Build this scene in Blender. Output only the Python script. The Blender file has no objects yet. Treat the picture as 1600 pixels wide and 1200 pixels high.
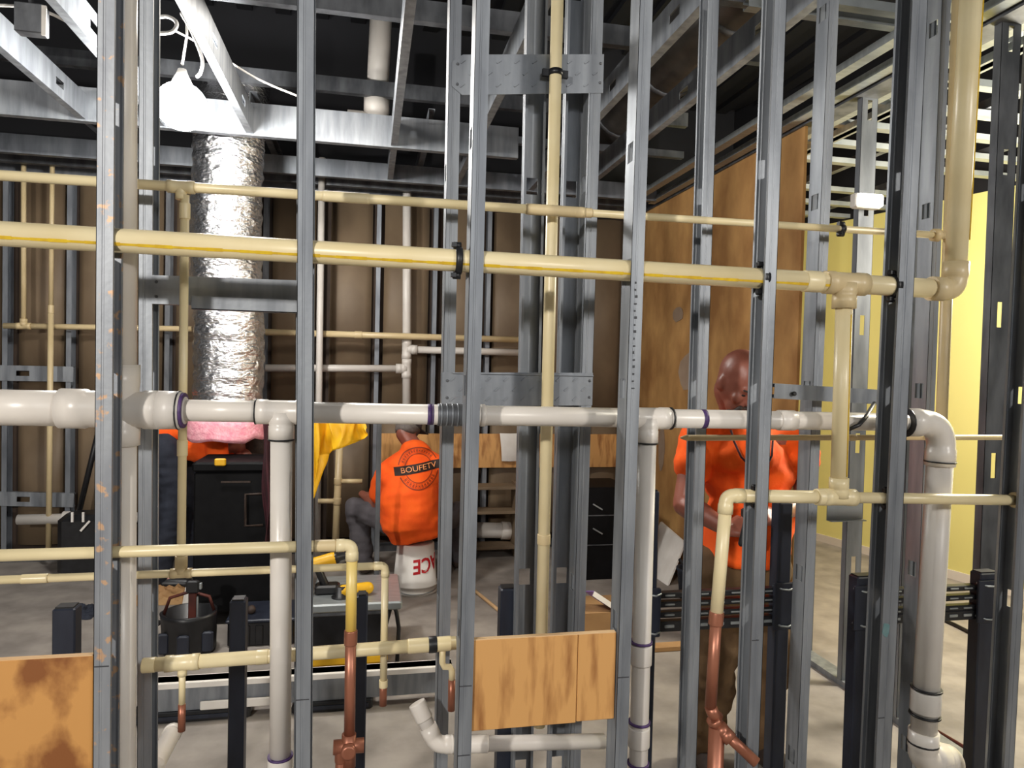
import bpy, bmesh, math, random
from mathutils import Vector, Matrix, noise
from mathutils.bvhtree import BVHTree
random.seed(7)
S = bpy.context.scene
COL = S.collection

# ------------------------------------------------------------------ camera
F_PX, YAW, PITCH, ROLL, EYE = 1091.48, .2027, -.0254, .0238, 1.6
def _axes():
    cy, sy, cp, sp = math.cos(YAW), math.sin(YAW), math.cos(PITCH), math.sin(PITCH)
    f = Vector((sy*cp, cy*cp, sp)); r = Vector((cy, -sy, 0)); u = r.cross(f)
    cr, sr = math.cos(ROLL), math.sin(ROLL)
    return cr*r + sr*u, -sr*r + cr*u, f
CR, CU, CF = _axes()
EYEP = Vector((0, 0, EYE))
cam = bpy.data.cameras.new('camera'); camo = bpy.data.objects.new('camera', cam); COL.objects.link(camo)
m3 = Matrix((CR, CU, -CF)).transposed(); camo.matrix_world = Matrix.Translation(EYEP) @ m3.to_4x4()
cam.sensor_fit = 'HORIZONTAL'; cam.sensor_width = 36; cam.lens = 36*F_PX/1600; cam.clip_start = .05; cam.clip_end = 100
S.camera = camo

# ------------------------------------------------------------------ world, lamps, exposure
S.view_settings.view_transform = 'Standard'; S.view_settings.look = 'None'
S.view_settings.gamma = 1; S.view_settings.use_curve_mapping = False
S.view_settings.exposure = 0.0
w = bpy.data.worlds.new('world'); S.world = w; w.use_nodes = True
w.node_tree.nodes['Background'].inputs[0].default_value = (.95, .97, 1, 1)
w.node_tree.nodes['Background'].inputs[1].default_value = .1
def lamp(name, kind, loc, power, color=(1, 1, 1), size=.3, target=None, size_y=None):
    l = bpy.data.lights.new(name, kind); l.energy = power; l.color = color
    if kind == 'AREA':
        l.size = size
        if size_y: l.shape = 'RECTANGLE'; l.size_y = size_y
    else: l.shadow_soft_size = size
    o = bpy.data.objects.new(name, l); COL.objects.link(o); o.location = loc
    if target is not None:
        o.rotation_euler = (Vector(target)-Vector(loc)).to_track_quat('-Z', 'Y').to_euler()
    return o
lamp('key_work_lamp', 'POINT', (-2.5, -2.2, 2.9), 640, (1, .96, .9), .1)
lamp('room_lamp_behind', 'AREA', (.6, -2.0, 2.9), 22, (.94, .97, 1), 1.2, (.6, 2.2, 1.2), .6)
lamp('right_fill', 'POINT', (2.7, -1.3, 2.5), 180, (1, .96, .9), .15)  # unseen fill added to brighten the right-hand studs
lamp('back_room_lamp', 'AREA', (-.3, 3.5, 3.2), 22, (1, .93, .84), .5, (-.3, 4.2, 0), .5)
lamp('side_room_lamp', 'POINT', (3.75, 2.75, 2.45), 360, (1, .93, .78), .2)

# ------------------------------------------------------------------ helpers
def at(px, py, Y):
    d = CF + CR*((px-800)/F_PX) - CU*((py-600)/F_PX)
    return EYEP + d*(Y/d.y)
def atz(px, py, Z):
    d = CF + CR*((px-800)/F_PX) - CU*((py-600)/F_PX)
    return EYEP + d*((Z-EYE)/d.z)
def atx(px, py, X):
    d = CF + CR*((px-800)/F_PX) - CU*((py-600)/F_PX)
    return EYEP + d*(X/d.x)
def V(*a): return Vector(a)
WL = {}
class MB:
    def __init__(s): s.v = []; s.f = []; s.sm = []
    def add(s, vs, fs, smooth=False):
        b = len(s.v); s.v += [Vector(x) for x in vs]
        for f in fs: s.f.append([i+b for i in f]); s.sm.append(smooth)
        return s
    def box(s, lo, hi, M=None):
        x0, y0, z0 = lo; x1, y1, z1 = hi
        vs = [V(x, y, z) for z in (z0, z1) for y in (y0, y1) for x in (x0, x1)]
        if M: vs = [M @ v for v in vs]
        return s.add(vs, [(0,2,3,1),(4,5,7,6),(0,1,5,4),(2,6,7,3),(0,4,6,2),(1,3,7,5)])
    def cbox(s, c, size, M=None):
        h = Vector(size)/2; T = Matrix.Translation(c)
        if M: T = T @ M.to_4x4()
        return s.box(-h, h, T)
    def bbox(s, lo, hi, b, M=None):      # box with bevelled vertical section all round (rounded slab)
        x0, y0, z0 = lo; x1, y1, z1 = hi
        def ring(i, z): return [V(x, y, z) for x, y in ((x0+i+b, y0+i), (x1-i-b, y0+i), (x1-i, y0+i+b), (x1-i, y1-i-b), (x1-i-b, y1-i), (x0+i+b, y1-i), (x0+i, y1-i-b), (x0+i, y0+i+b))]
        R = ring(b, z0)+ring(0, z0+b)+ring(0, z1-b)+ring(b, z1)
        if M: R = [M @ v for v in R]
        fs = [tuple(range(7, -1, -1)), tuple(range(24, 32))]
        for k in range(3):
            for j in range(8): fs.append((k*8+j, k*8+(j+1) % 8, k*8+8+(j+1) % 8, k*8+8+j))
        return s.add(R, fs)
    def sweep(s, pts, rads, seg=14, cap=True, smooth=True):
        pts = [Vector(p) for p in pts]; n = len(pts)
        if not hasattr(rads, '__len__'): rads = [rads]*n
        T = []
        for i in range(n):
            a = pts[max(i-1, 0)]; c = pts[min(i+1, n-1)]
            t = (c-a)
            if t.length < 1e-9: t = T[-1].copy() if T else V(0, 0, 1)
            T.append(t.normalized())
        u = T[0].orthogonal().normalized(); vs = []; fs = []
        for i in range(n):
            u = (u - T[i]*u.dot(T[i])).normalized(); w_ = T[i].cross(u)
            for j in range(seg):
                a = 2*math.pi*j/seg; vs.append(pts[i]+(u*math.cos(a)+w_*math.sin(a))*rads[i])
        for i in range(n-1):
            for j in range(seg):
                fs.append((i*seg+j, i*seg+(j+1) % seg, (i+1)*seg+(j+1) % seg, (i+1)*seg+j))
        s.add(vs, fs, smooth)
        if cap:
            b = len(s.v)-len(vs)
            s.f.append([b+j for j in range(seg-1, -1, -1)]); s.sm.append(False)
            s.f.append([b+(n-1)*seg+j for j in range(seg)]); s.sm.append(False)
        return s
    def lathe(s, c, axis, prof, seg=18):     # prof: (distance along the axis, radius)
        c = Vector(c); axis = Vector(axis).normalized(); u = axis.orthogonal().normalized(); w_ = axis.cross(u)
        vs = []; fs = []
        for h, r in prof:
            for j in range(seg):
                a = 2*math.pi*j/seg; vs.append(c+axis*h+(u*math.cos(a)+w_*math.sin(a))*r)
        n = len(prof)
        for i in range(n-1):
            for j in range(seg): fs.append((i*seg+j, i*seg+(j+1) % seg, (i+1)*seg+(j+1) % seg, (i+1)*seg+j))
        fs.append(tuple(range(seg-1, -1, -1))); fs.append(tuple((n-1)*seg+j for j in range(seg)))
        b = len(s.f); s.add(vs, fs, True); s.sm[-1] = s.sm[-2] = False
        return s
    def ell(s, c, r, M=None, seg=16, rings=10):
        r = Vector(r); vs = []; fs = []; c = Vector(c)
        for i in range(rings+1):
            t = math.pi*i/rings
            for j in range(seg):
                a = 2*math.pi*j/seg
                p = V(r.x*math.sin(t)*math.cos(a), r.y*math.sin(t)*math.sin(a), -r.z*math.cos(t))
                if M: p = M @ p
                vs.append(c+p)
        for i in range(rings):
            for j in range(seg): fs.append((i*seg+j, i*seg+(j+1) % seg, (i+1)*seg+(j+1) % seg, (i+1)*seg+j))
        return s.add(vs, fs, True)
    def cap(s, p0, r0, p1, r1, seg=12):      # tapered capsule
        p0 = Vector(p0); p1 = Vector(p1); d = (p1-p0); L = d.length; d = d/L if L > 1e-9 else V(0, 0, 1)
        pts = []; rs = []
        for k in range(5):
            a = math.pi/2*(1-k/4); pts.append(p0-d*r0*math.sin(a)); rs.append(max(r0*math.cos(a), 1e-4))
        for k in range(5):
            a = math.pi/2*k/4; pts.append(p1+d*r1*math.sin(a)); rs.append(max(r1*math.cos(a), 1e-4))
        return s.sweep(pts, rs, seg)
    def build(s, name, mat, parent=None, origin=None):
        me = bpy.data.meshes.new(name)
        if parent is not None: off = WL[parent.name]
        elif origin is not None: off = Vector(origin)
        else:
            xs = [v.x for v in s.v]; ys = [v.y for v in s.v]; zs = [v.z for v in s.v]
            off = V((min(xs)+max(xs))/2, (min(ys)+max(ys))/2, min(zs))
        me.from_pydata([v-off for v in s.v], [], s.f)
        me.polygons.foreach_set('use_smooth', s.sm); me.validate(); me.update()
        bm = bmesh.new(); bm.from_mesh(me); bmesh.ops.remove_doubles(bm, verts=bm.verts, dist=1e-5)
        bmesh.ops.recalc_face_normals(bm, faces=bm.faces); bm.to_mesh(me); bm.free()
        me.materials.append(mat)
        o = bpy.data.objects.new(name, me); COL.objects.link(o)
        if parent is not None: o.parent = parent; WL[o.name] = off
        else: o.location = off; WL[o.name] = off.copy()
        return o
def tag(o, label=None, cat=None, group=None, kind=None):
    for k, v in (('label', label), ('category', cat), ('group', group), ('kind', kind)):
        if v: o[k] = v
    return o
def empty(name, loc, label, cat, group=None):
    o = bpy.data.objects.new(name, None); COL.objects.link(o); o.location = loc; o.empty_display_size = .1
    WL[o.name] = Vector(loc); return tag(o, label, cat, group)
def blob(name, mb, mat, parent, voxel, smooth=4, wrinkle=0, wscale=9):   # fuse overlapping shapes into one skin
    me = bpy.data.meshes.new('tmp'); me.from_pydata(mb.v, [], mb.f)
    o = bpy.data.objects.new('tmp', me); COL.objects.link(o)
    r = o.modifiers.new('r', 'REMESH'); r.mode = 'VOXEL'; r.voxel_size = voxel
    q = o.modifiers.new('s', 'SMOOTH'); q.factor = .5; q.iterations = smooth
    dg = bpy.context.evaluated_depsgraph_get(); dg.update()
    nm = bpy.data.meshes.new_from_object(o.evaluated_get(dg))
    bpy.data.objects.remove(o)
    if wrinkle:
        ns = [v.normal.copy() for v in nm.vertices]
        for v, n in zip(nm.vertices, ns):
            p = v.co*wscale; q_ = V(p.x*.6+p.z*.5, p.y*.6, p.z*1.2-p.x*.4)
            v.co += n*wrinkle*(noise.noise(q_)+.5*noise.noise(q_*2.3)-.2*abs(noise.noise(q_*1.2)))
    off = WL[parent.name]
    for v in nm.vertices: v.co -= off
    nm.polygons.foreach_set('use_smooth', [True]*len(nm.polygons)); nm.name = name
    nm.materials.clear(); nm.materials.append(mat)
    ob = bpy.data.objects.new(name, nm); COL.objects.link(ob); ob.parent = parent; WL[ob.name] = off
    return ob

# ------------------------------------------------------------------ materials
def lin(c): c /= 255; return c/12.92 if c <= .04045 else ((c+.055)/1.055)**2.4
def C(r, g, b): return (lin(r), lin(g), lin(b), 1)
def mat(name, c1, c2=None, rough=.5, metal=0, scale=(8, 8, 8), bump=0, bscale=None, detail=4, spec=None, coat=0, emit=None, trans=0, contrast=(.35, .65), wave=None):
    m = bpy.data.materials.new(name); m.use_nodes = True; nt = m.node_tree; N = nt.nodes; L = nt.links
    b = N['Principled BSDF']; b.inputs['Base Color'].default_value = c1; b.inputs['Roughness'].default_value = rough; b.inputs['Metallic'].default_value = metal
    if spec is not None: b.inputs['Specular IOR Level'].default_value = spec
    if coat: b.inputs['Coat Weight'].default_value = coat
    if trans: b.inputs['Transmission Weight'].default_value = trans
    if emit: b.inputs['Emission Color'].default_value = emit[0]; b.inputs['Emission Strength'].default_value = emit[1]
    if c2 or bump:
        tc = N.new('ShaderNodeTexCoord'); mp = N.new('ShaderNodeMapping'); mp.inputs['Scale'].default_value = scale
        gp = N.new('ShaderNodeNewGeometry'); L.new(gp.outputs['Position'], mp.inputs['Vector'])
        nz = N.new('ShaderNodeTexNoise'); nz.inputs['Scale'].default_value = 1; nz.inputs['Detail'].default_value = detail
        L.new(mp.outputs[0], nz.inputs['Vector']); fac = nz.outputs['Fac']
        if wave:
            wv = N.new('ShaderNodeTexWave'); wv.bands_direction = wave[0]; wv.inputs['Scale'].default_value = wave[1]; wv.inputs['Distortion'].default_value = wave[2]
            wv.inputs['Detail'].default_value = 3; wv.inputs['Detail Scale'].default_value = 1.2; L.new(mp.outputs[0], wv.inputs['Vector'])
            mx = N.new('ShaderNodeMath'); mx.operation = 'MULTIPLY_ADD'; mx.inputs[1].default_value = .5
            ml = N.new('ShaderNodeMath'); ml.operation = 'MULTIPLY'; ml.inputs[1].default_value = .5; L.new(nz.outputs['Fac'], ml.inputs[0])
            L.new(wv.outputs['Fac'], mx.inputs[0]); L.new(ml.outputs[0], mx.inputs[2]); fac = mx.outputs[0]
        if c2:
            rp = N.new('ShaderNodeValToRGB'); rp.color_ramp.elements[0].position, rp.color_ramp.elements[1].position = contrast
            rp.color_ramp.elements[0].color = c1; rp.color_ramp.elements[1].color = c2
            L.new(fac, rp.inputs[0]); L.new(rp.outputs[0], b.inputs['Base Color'])
        if bump:
            bp = N.new('ShaderNodeBump'); bp.inputs['Strength'].default_value = bump; bp.inputs['Distance'].default_value = .01
            if bscale:
                n2 = N.new('ShaderNodeTexNoise'); n2.inputs['Scale'].default_value = bscale; n2.inputs['Detail'].default_value = 3
                L.new(gp.outputs['Position'], n2.inputs['Vector']); L.new(n2.outputs['Fac'], bp.inputs['Height'])
            else: L.new(fac, bp.inputs['Height'])
            L.new(bp.outputs[0], b.inputs['Normal'])
    return m
M = {}
M['steel'] = mat('galvanised_steel', C(118, 122, 128), C(148, 152, 157), .46, .4, (22, 22, 3), .05, 60)
M['steel_old'] = mat('rust_specked_galvanised_steel', C(128, 131, 137), C(154, 157, 161), .5, .35, (22, 22, 3), .05, 60)
def rust(m, hi):
    nt = m.node_tree; N = nt.nodes; L = nt.links; b = N['Principled BSDF']; src = b.inputs['Base Color'].links[0].from_socket
    g = N.new('ShaderNodeNewGeometry'); n = N.new('ShaderNodeTexNoise'); n.inputs['Scale'].default_value = 38; n.inputs['Detail'].default_value = 6
    L.new(g.outputs['Position'], n.inputs['Vector']); r = N.new('ShaderNodeValToRGB'); r.color_ramp.elements[0].position = hi; r.color_ramp.elements[1].position = hi+.06
    L.new(n.outputs['Fac'], r.inputs[0]); mx = N.new('ShaderNodeMix'); mx.data_type = 'RGBA'; L.new(r.outputs[0], mx.inputs['Factor']); L.new(src, mx.inputs['A'])
    mx.inputs['B'].default_value = C(196, 160, 128); L.new(mx.outputs['Result'], b.inputs['Base Color'])
rust(M['steel_old'], .6)
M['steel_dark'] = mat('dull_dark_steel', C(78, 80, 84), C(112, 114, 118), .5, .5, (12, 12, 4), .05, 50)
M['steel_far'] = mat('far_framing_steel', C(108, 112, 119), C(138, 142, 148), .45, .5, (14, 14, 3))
M['pvc'] = mat('white_pvc', C(222, 214, 204), C(232, 225, 216), .32, 0, (6, 6, 6))
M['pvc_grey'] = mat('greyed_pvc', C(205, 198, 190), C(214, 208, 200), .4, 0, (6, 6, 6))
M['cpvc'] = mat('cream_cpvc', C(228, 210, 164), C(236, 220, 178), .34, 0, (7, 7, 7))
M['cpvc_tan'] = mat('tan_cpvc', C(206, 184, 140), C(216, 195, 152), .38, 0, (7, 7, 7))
M['stripe'] = mat('yellow_print', C(226, 190, 40), C(205, 165, 40), .5, 0, (40, 40, 40))
M['yellow_pipe'] = mat('yellowed_cpvc', C(226, 190, 92), C(230, 205, 130), .35, 0, (12, 12, 6))
M['copper'] = mat('copper', C(172, 112, 88), C(146, 90, 68), .38, .5, (18, 18, 6))
M['black'] = mat('black_plastic', C(22, 22, 24), C(32, 32, 35), .4, 0, (20, 20, 20))
M['blackest'] = mat('matt_black_paint', C(9, 9, 11), C(14, 14, 16), .6, 0, (20, 20, 20), spec=.15)
M['navy'] = mat('blue_black_painted_steel', C(30, 34, 46), C(42, 47, 60), .42, .1, (16, 16, 5))
M['purple'] = mat('purple_primer', C(62, 40, 86), C(84, 58, 112), .5, 0, (60, 60, 60))
M['ply'] = mat('plywood', C(206, 154, 92), C(150, 98, 50), .6, 0, (26, 26, 4.5), .03, None, 8, contrast=(.47, .68))
M['plywall'] = mat('orange_brown_plywood', C(198, 152, 94), C(150, 106, 60), .6, 0, (4, 4, 2.4), .04, None, 9)
M['ply_stained'] = mat('stained_plywood', C(202, 146, 80), C(134, 80, 36), .6, 0, (10, 10, 7), .03, None, 8, contrast=(.48, .64))
M['plyedge'] = mat('pale_plywood_edge', C(222, 186, 140), C(206, 166, 118), .7, 0, (3, 3, 200))
M['kraft'] = mat('brown_kraft_facing', C(126, 107, 84), C(106, 88, 68), .6, 0, (3, 3, 2), .08, 7)
M['darkwall'] = mat('dark_brown_sheathing', C(48, 36, 28), C(62, 47, 36), .8, 0, (5, 5, 5))
M['deck'] = mat('black_painted_deck', C(8, 9, 16), C(13, 14, 21), .75, 0, (3, 3, 3))
M['concrete'] = mat('dusty_concrete', C(128, 121, 115), C(156, 148, 140), .75, 0, (5, 5, 5), .06, 24, 9)
M['foil'] = mat('crinkled_foil', C(222, 222, 224), C(240, 240, 241), .25, 1, (30, 30, 30))
def foil(m):
    nt = m.node_tree; N = nt.nodes; L = nt.links; b = N['Principled BSDF']; g = N.new('ShaderNodeNewGeometry')
    mp = N.new('ShaderNodeMapping'); mp.inputs['Scale'].default_value = (27, 27, 56); L.new(g.outputs['Position'], mp.inputs[0])
    v = N.new('ShaderNodeTexNoise'); v.inputs['Scale'].default_value = 1; v.inputs['Detail'].default_value = 5; L.new(mp.outputs[0], v.inputs['Vector'])
    p = N.new('ShaderNodeBump'); p.inputs['Strength'].default_value = .9; p.inputs['Distance'].default_value = .02
    L.new(v.outputs['Fac'], p.inputs['Height']); L.new(p.outputs[0], b.inputs['Normal'])
foil(M['foil'])
M['pink'] = mat('pink_fibreglass', C(240, 150, 168), C(255, 186, 196), .95, 0, (30, 30, 30), .4, 70)
M['yellow'] = mat('yellow_rain_cloth', C(238, 186, 30), C(222, 162, 18), .5, 0, (6, 6, 6))
M['orange'] = mat('hi_vis_orange_cotton', C(255, 98, 10), C(248, 86, 6), .85, 0, (9, 9, 9), .12, 120)
M['denim'] = mat('navy_work_trousers', C(28, 32, 44), C(38, 43, 56), .85, 0, (14, 14, 14), .1, 100)
M['grey_cloth'] = mat('dark_grey_work_trousers', C(74, 70, 74), C(88, 84, 88), .85, 0, (12, 12, 12), .1, 100)
M['brown_cloth'] = mat('brown_canvas_trousers', C(104, 78, 48), C(88, 64, 38), .85, 0, (9, 9, 9), .1, 90)
M['maroon'] = mat('maroon_cloth', C(70, 24, 34), C(52, 18, 26), .85, 0, (9, 9, 9))
M['skin'] = mat('ruddy_skin', C(150, 90, 74), C(136, 78, 62), .42, 0, (14, 14, 14))
M['ink'] = mat('dark_stamp_ink', C(58, 58, 62), rough=.6)
M['teal'] = mat('blue_green_smear', C(92, 130, 132), C(112, 140, 142), .5, 0, (60, 60, 60))
M['hair_dark'] = mat('dark_hair', C(46, 34, 28), C(60, 46, 38), .7, 0, (60, 60, 60))
M['hair_grey'] = mat('grey_hair', C(112, 104, 98), C(90, 82, 78), .7, 0, (60, 60, 60))
M['white_plastic'] = mat('white_bucket_plastic', C(226, 222, 214), C(234, 231, 224), .4, 0, (5, 5, 5))
M['red_ink'] = mat('red_print', C(196, 24, 34), rough=.5)
M['white_ink'] = mat('pale_print', C(232, 150, 90), rough=.6)
M['black_ink'] = mat('black_print', C(40, 22, 16), rough=.7)
M['dark_orange_ink'] = mat('faded_dark_print', C(150, 54, 14), rough=.7)
M['green_wall'] = mat('yellow_green_paint', C(217, 210, 132), C(223, 216, 140), .6, 0, (1, 1, 1))
M['paper'] = mat('white_paper', C(222, 216, 208), C(232, 227, 220), .8, 0, (9, 9, 9))
M['patch'] = mat('grey_filler_patch', C(150, 128, 108), C(160, 138, 118), .8, 0, (9, 9, 9))
M['glow'] = mat('lit_lamp_cover', C(255, 255, 255), emit=((1, .98, .94, 1), 260))
M['glow2'] = mat('lit_emergency_lamp', C(255, 255, 255), emit=((1, .97, .9, 1), 4))
M['cable'] = mat('white_cable', C(226, 222, 216), rough=.5)
M['toolyellow'] = mat('tool_yellow', C(228, 176, 26), C(214, 160, 20), .45, 0, (9, 9, 9))
M['alu'] = mat('dull_aluminium', C(150, 156, 158), C(170, 175, 176), .38, .6, (9, 40, 9))
M['oldred'] = mat('rusty_red_steel', C(92, 40, 30), C(66, 28, 22), .6, .2, (12, 12, 12))
M['cardboard'] = mat('cardboard', C(176, 138, 92), C(160, 122, 80), .8, 0, (6, 6, 6))
M['lilac'] = mat('lilac_print', C(150, 120, 190), rough=.6)
M['eye'] = mat('dark_eye', C(30, 20, 18), rough=.2)
M['duct_dark'] = mat('dim_sheet_metal', C(96, 94, 92), C(122, 120, 116), .4, .7, (5, 5, 5), .1, 14)

# ------------------------------------------------------------------ large structure
floor = tag(MB().box((-6, -4.5, -.12), (7.2, 8, 0)).build('floor', M['concrete']), kind='structure')
ceiling = tag(MB().box((-6, 0.6, 4.5), (7.2, 8, 4.6)).build('ceiling', M['deck']), kind='structure')
for i in range(44):                                   # ribs of the roof deck
    x = -5.9+i*.3
    MB().box((x, 0.6, 4.45), (x+.12, 8, 4.5)).build('deck_rib', M['deck'], ceiling)
def chan(p0, p1, h, w, side, t=.002, lip=.012, holes=()):
    """C section from p0 to p1 (bottom line of its web); flanges reach `side` (+1 = right of travel)."""
    p0 = Vector(p0); p1 = Vector(p1); d = (p1-p0); L = d.length; d.normalize()
    r = d.cross(V(0, 0, 1)).normalized()*side; u = r.cross(d)*side
    Mx = Matrix((d, r, u)).transposed().to_4x4(); Mx.translation = p0
    b = MB(); x = 0
    for c, ln, ht in sorted(holes):
        b.box((x, 0, 0), (c-ln/2, t, h), Mx); b.box((c-ln/2, 0, 0), (c+ln/2, t, h/2-ht/2), Mx); b.box((c-ln/2, 0, h/2+ht/2), (c+ln/2, t, h), Mx); x = c+ln/2
    b.box((x, 0, 0), (L, t, h), Mx)
    b.box((0, t, 0), (L, w, t), Mx); b.box((0, t, h-t), (L, w, h), Mx)
    b.box((0, w-t, t), (L, w, lip), Mx); b.box((0, w-t, h-lip), (L, w, h-t), Mx)
    return b
BACKY = 6.0
# the back wall: dark sheathing, kraft-faced batts between steel studs
tag(MB().box((-1.36, -1.35, 0), (-.9, -1.0, 3.2)).build('shade_blocker', M['concrete']), kind='structure')  # unseen blocker added behind the camera to shade the right-hand studs and pipes
wall_back = tag(MB().box((-6, BACKY+.1, 0), (2.4, BACKY+.2, 3.12)).build('wall_back', M['darkwall']), kind='structure')
tag(MB().box((-6, BACKY+.1, 3.12), (2.4, BACKY+.2, 4.5)).build('wall_back_upper', M['deck']), kind='structure')
sx = [at(px, 430, BACKY).x for px in (-60, 8, 108, 186, 262, 338, 414, 502, 591, 680, 764, 842, 920, 985)]
for i, x in enumerate(sx):
    chan((x, BACKY, 0), (x, BACKY, 3.0), .09, .035, 1) if False else None
    b = MB().box((x-.018, BACKY, 0), (x+.018, BACKY+.002, 3.0)).box((x-.018, BACKY+.002, 0), (x-.016, BACKY+.09, 3.0)).box((x-.018, BACKY+.088, 0), (x+.018, BACKY+.09, 3.0))
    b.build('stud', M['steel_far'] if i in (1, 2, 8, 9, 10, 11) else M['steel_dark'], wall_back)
    if i < len(sx)-1:
        x1 = sx[i+1]; g = .07 if i % 2 else .05
        for z0, z1 in ((.12, 1.18), (1.2, 2.94)):
            n = 7; vs = []; fs = []
            for k in range(n):
                u = k/(n-1); xx = x+g+(x1-x-g-.05)*u; bulge = .028*math.sin(math.pi*u)
                for z in (z0, z1): vs.append((xx, BACKY+.06-bulge, z))
            for k in range(n): 
                xx = vs[2*k][0]
                for z in (z0, z1): vs.append((xx, BACKY+.095, z))
            for k in range(n-1):
                fs.append((2*k, 2*k+2, 2*k+3, 2*k+1)); o_ = 2*n
                fs.append((o_+2*k, o_+2*k+1, o_+2*k+3, o_+2*k+2))
                fs.append((2*k+1, 2*k+3, o_+2*k+3, o_+2*k+1)); fs.append((2*k, o_+2*k, o_+2*k+2, 2*k+2))
            fs.append((0, 1, 2*n+1, 2*n)); fs.append((2*n-2, 4*n-2, 4*n-1, 2*n-1))
            MB().add(vs, fs, True).build('insulation_batt', M['kraft'], wall_back)
MB().box((-6, BACKY-.01, 2.96), (2.4, BACKY+.1, 3.12)).build('top_track', M['steel_far'], wall_back)
MB().box((-6, BACKY-.004, 0), (2.4, BACKY+.1, .05)).build('floor_track', M['steel_dark'], wall_back)
# low plywood backing strip on the back wall
a = at(592, 677, BACKY-.03); c = at(962, 733, BACKY-.03)
x = a.x; zt = at(760, 678, BACKY-.03).z; zb = at(760, 731, BACKY-.03).z
MB().box((a.x, BACKY-.022, zb), (2.36, BACKY-.003, zt)).build('plywood_strip', M['ply'], wall_back)
# the plywood-clad partition at the right (runs away from the camera)
PX = 2.38
wm = tag(MB().box((PX, 3.56, .02), (PX+.018, BACKY, 2.99)).build('wall_middle', M['plywall']), kind='structure')
for px, py, wd, hg in ((1060, 491, .11, .06), (1073, 582, .13, .15), (1034, 700, .06, .2)):
    p = atx(px, py, PX)
    n = 10; vs = [(PX-.001, p.y+wd*math.cos(2*math.pi*k/n)*(.8+.3*random.random()), p.z+hg*math.sin(2*math.pi*k/n)*(.85+.25*random.random())) for k in range(n)]
    vs += [(PX-.004, v[1], v[2]) for v in vs]
    MB().add(vs, [tuple(range(n)), tuple(range(2*n-1, n-1, -1))]+[(k, (k+1) % n, n+(k+1) % n, n+k) for k in range(n)]).build('filler_patch', M['patch'], wm)
MB().box((PX-.015, 2.2, 2.99), (PX+.11, BACKY, 3.06)).build('top_track', M['steel_dark'], wm)
MB().box((PX+.02, 2.1, 0), (PX+.11, BACKY, .03)).build('floor_track', M['steel'], wm)
# the yellow-green wall of the side room
P1 = atz(1297, 850, 0); P2 = atz(1560, 925, 0); dw = (P2-P1).normalized()
A = P1-dw*2.2; B = P2+dw*2.6; nrm = V(dw.y, -dw.x, 0)
if nrm.x < 0: nrm = -nrm
def vwall(A, B, nrm, t, z0, z1):
    return MB().add([A+V(0,0,z0), B+V(0,0,z0), B+nrm*t+V(0,0,z0), A+nrm*t+V(0,0,z0), A+V(0,0,z1), B+V(0,0,z1), B+nrm*t+V(0,0,z1), A+nrm*t+V(0,0,z1)],
        [(0,1,2,3),(4,7,6,5),(0,4,5,1),(1,5,6,2),(2,6,7,3),(3,7,4,0)])
wr = tag(vwall(A, B, nrm, .12, 0, 3.02).build('wall_right', M['green_wall']), kind='structure')
tag(vwall(A-nrm*.012, B-nrm*.012, nrm, .012, 0, .07).build('baseboard_right', M['pvc_grey']), kind='structure')
tag(MB().box((PX+.12, 7.2, 0), (A.x+.3, 7.32, 3.02)).build('wall_far', M['green_wall']), kind='structure')
tag(MB().box((2.4, 7.2, 3.02), (A.x+.9, 7.32, 4.5)).build('wall_far_upper', M['deck']), kind='structure')
tag(MB().box((PX+.022, 3.475, .03), (PX+.06, 3.485, 2.99)).build('lit_edge_strip_1', M['paper']), kind='structure')  # white strip added to stand in for the lit edge of the partition stud
tag(vwall(A, B, nrm, .12, 3.02, 4.5).build('wall_upper', M['deck']), kind='structure')

# ------------------------------------------------------------------ ceiling framing, part by part
JX = [(atz(60, 123, 3).x, 1), (atz(120, 38, 3).x, 1), (atz(340, 98, 3).x, 1), (atz(612, 215, 3).x, -1), (atz(828, 40, 3).x, -1), (atz(1030, 76, 3).x, -1), (atz(1172, 82, 3).x, -1)]
T1Y = atz(430, 212, 3).y; T2Y = atz(520, 274, 3).y
for i, (x, s) in enumerate(JX):
    y1 = T2Y if i in (3,) else T1Y if i < 4 else 5.9
    hs = [(.55+.75*k, .1, .04) for k in range(int((y1-2.2)/.75))]
    chan((x, 2.2, 3.0), (x, y1, 3.0), .15, .042, -s, holes=hs).build('joist', M['steel'], ceiling)
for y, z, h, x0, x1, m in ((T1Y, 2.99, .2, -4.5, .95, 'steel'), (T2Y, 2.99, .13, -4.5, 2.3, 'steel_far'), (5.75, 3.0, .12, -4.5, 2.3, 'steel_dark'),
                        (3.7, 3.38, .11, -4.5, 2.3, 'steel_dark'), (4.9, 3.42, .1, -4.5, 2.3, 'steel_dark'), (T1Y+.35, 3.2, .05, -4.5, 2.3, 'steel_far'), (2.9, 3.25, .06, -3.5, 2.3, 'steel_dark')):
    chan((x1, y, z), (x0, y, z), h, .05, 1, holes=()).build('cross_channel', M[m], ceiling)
for x in (-1.9, -.75, .35, 1.3):                       # second tier joists, deeper in
    chan((x, T1Y, 3.16), (x, 5.9, 3.16), .1, .042, 1).build('joist', M['steel_far'], ceiling)
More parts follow.
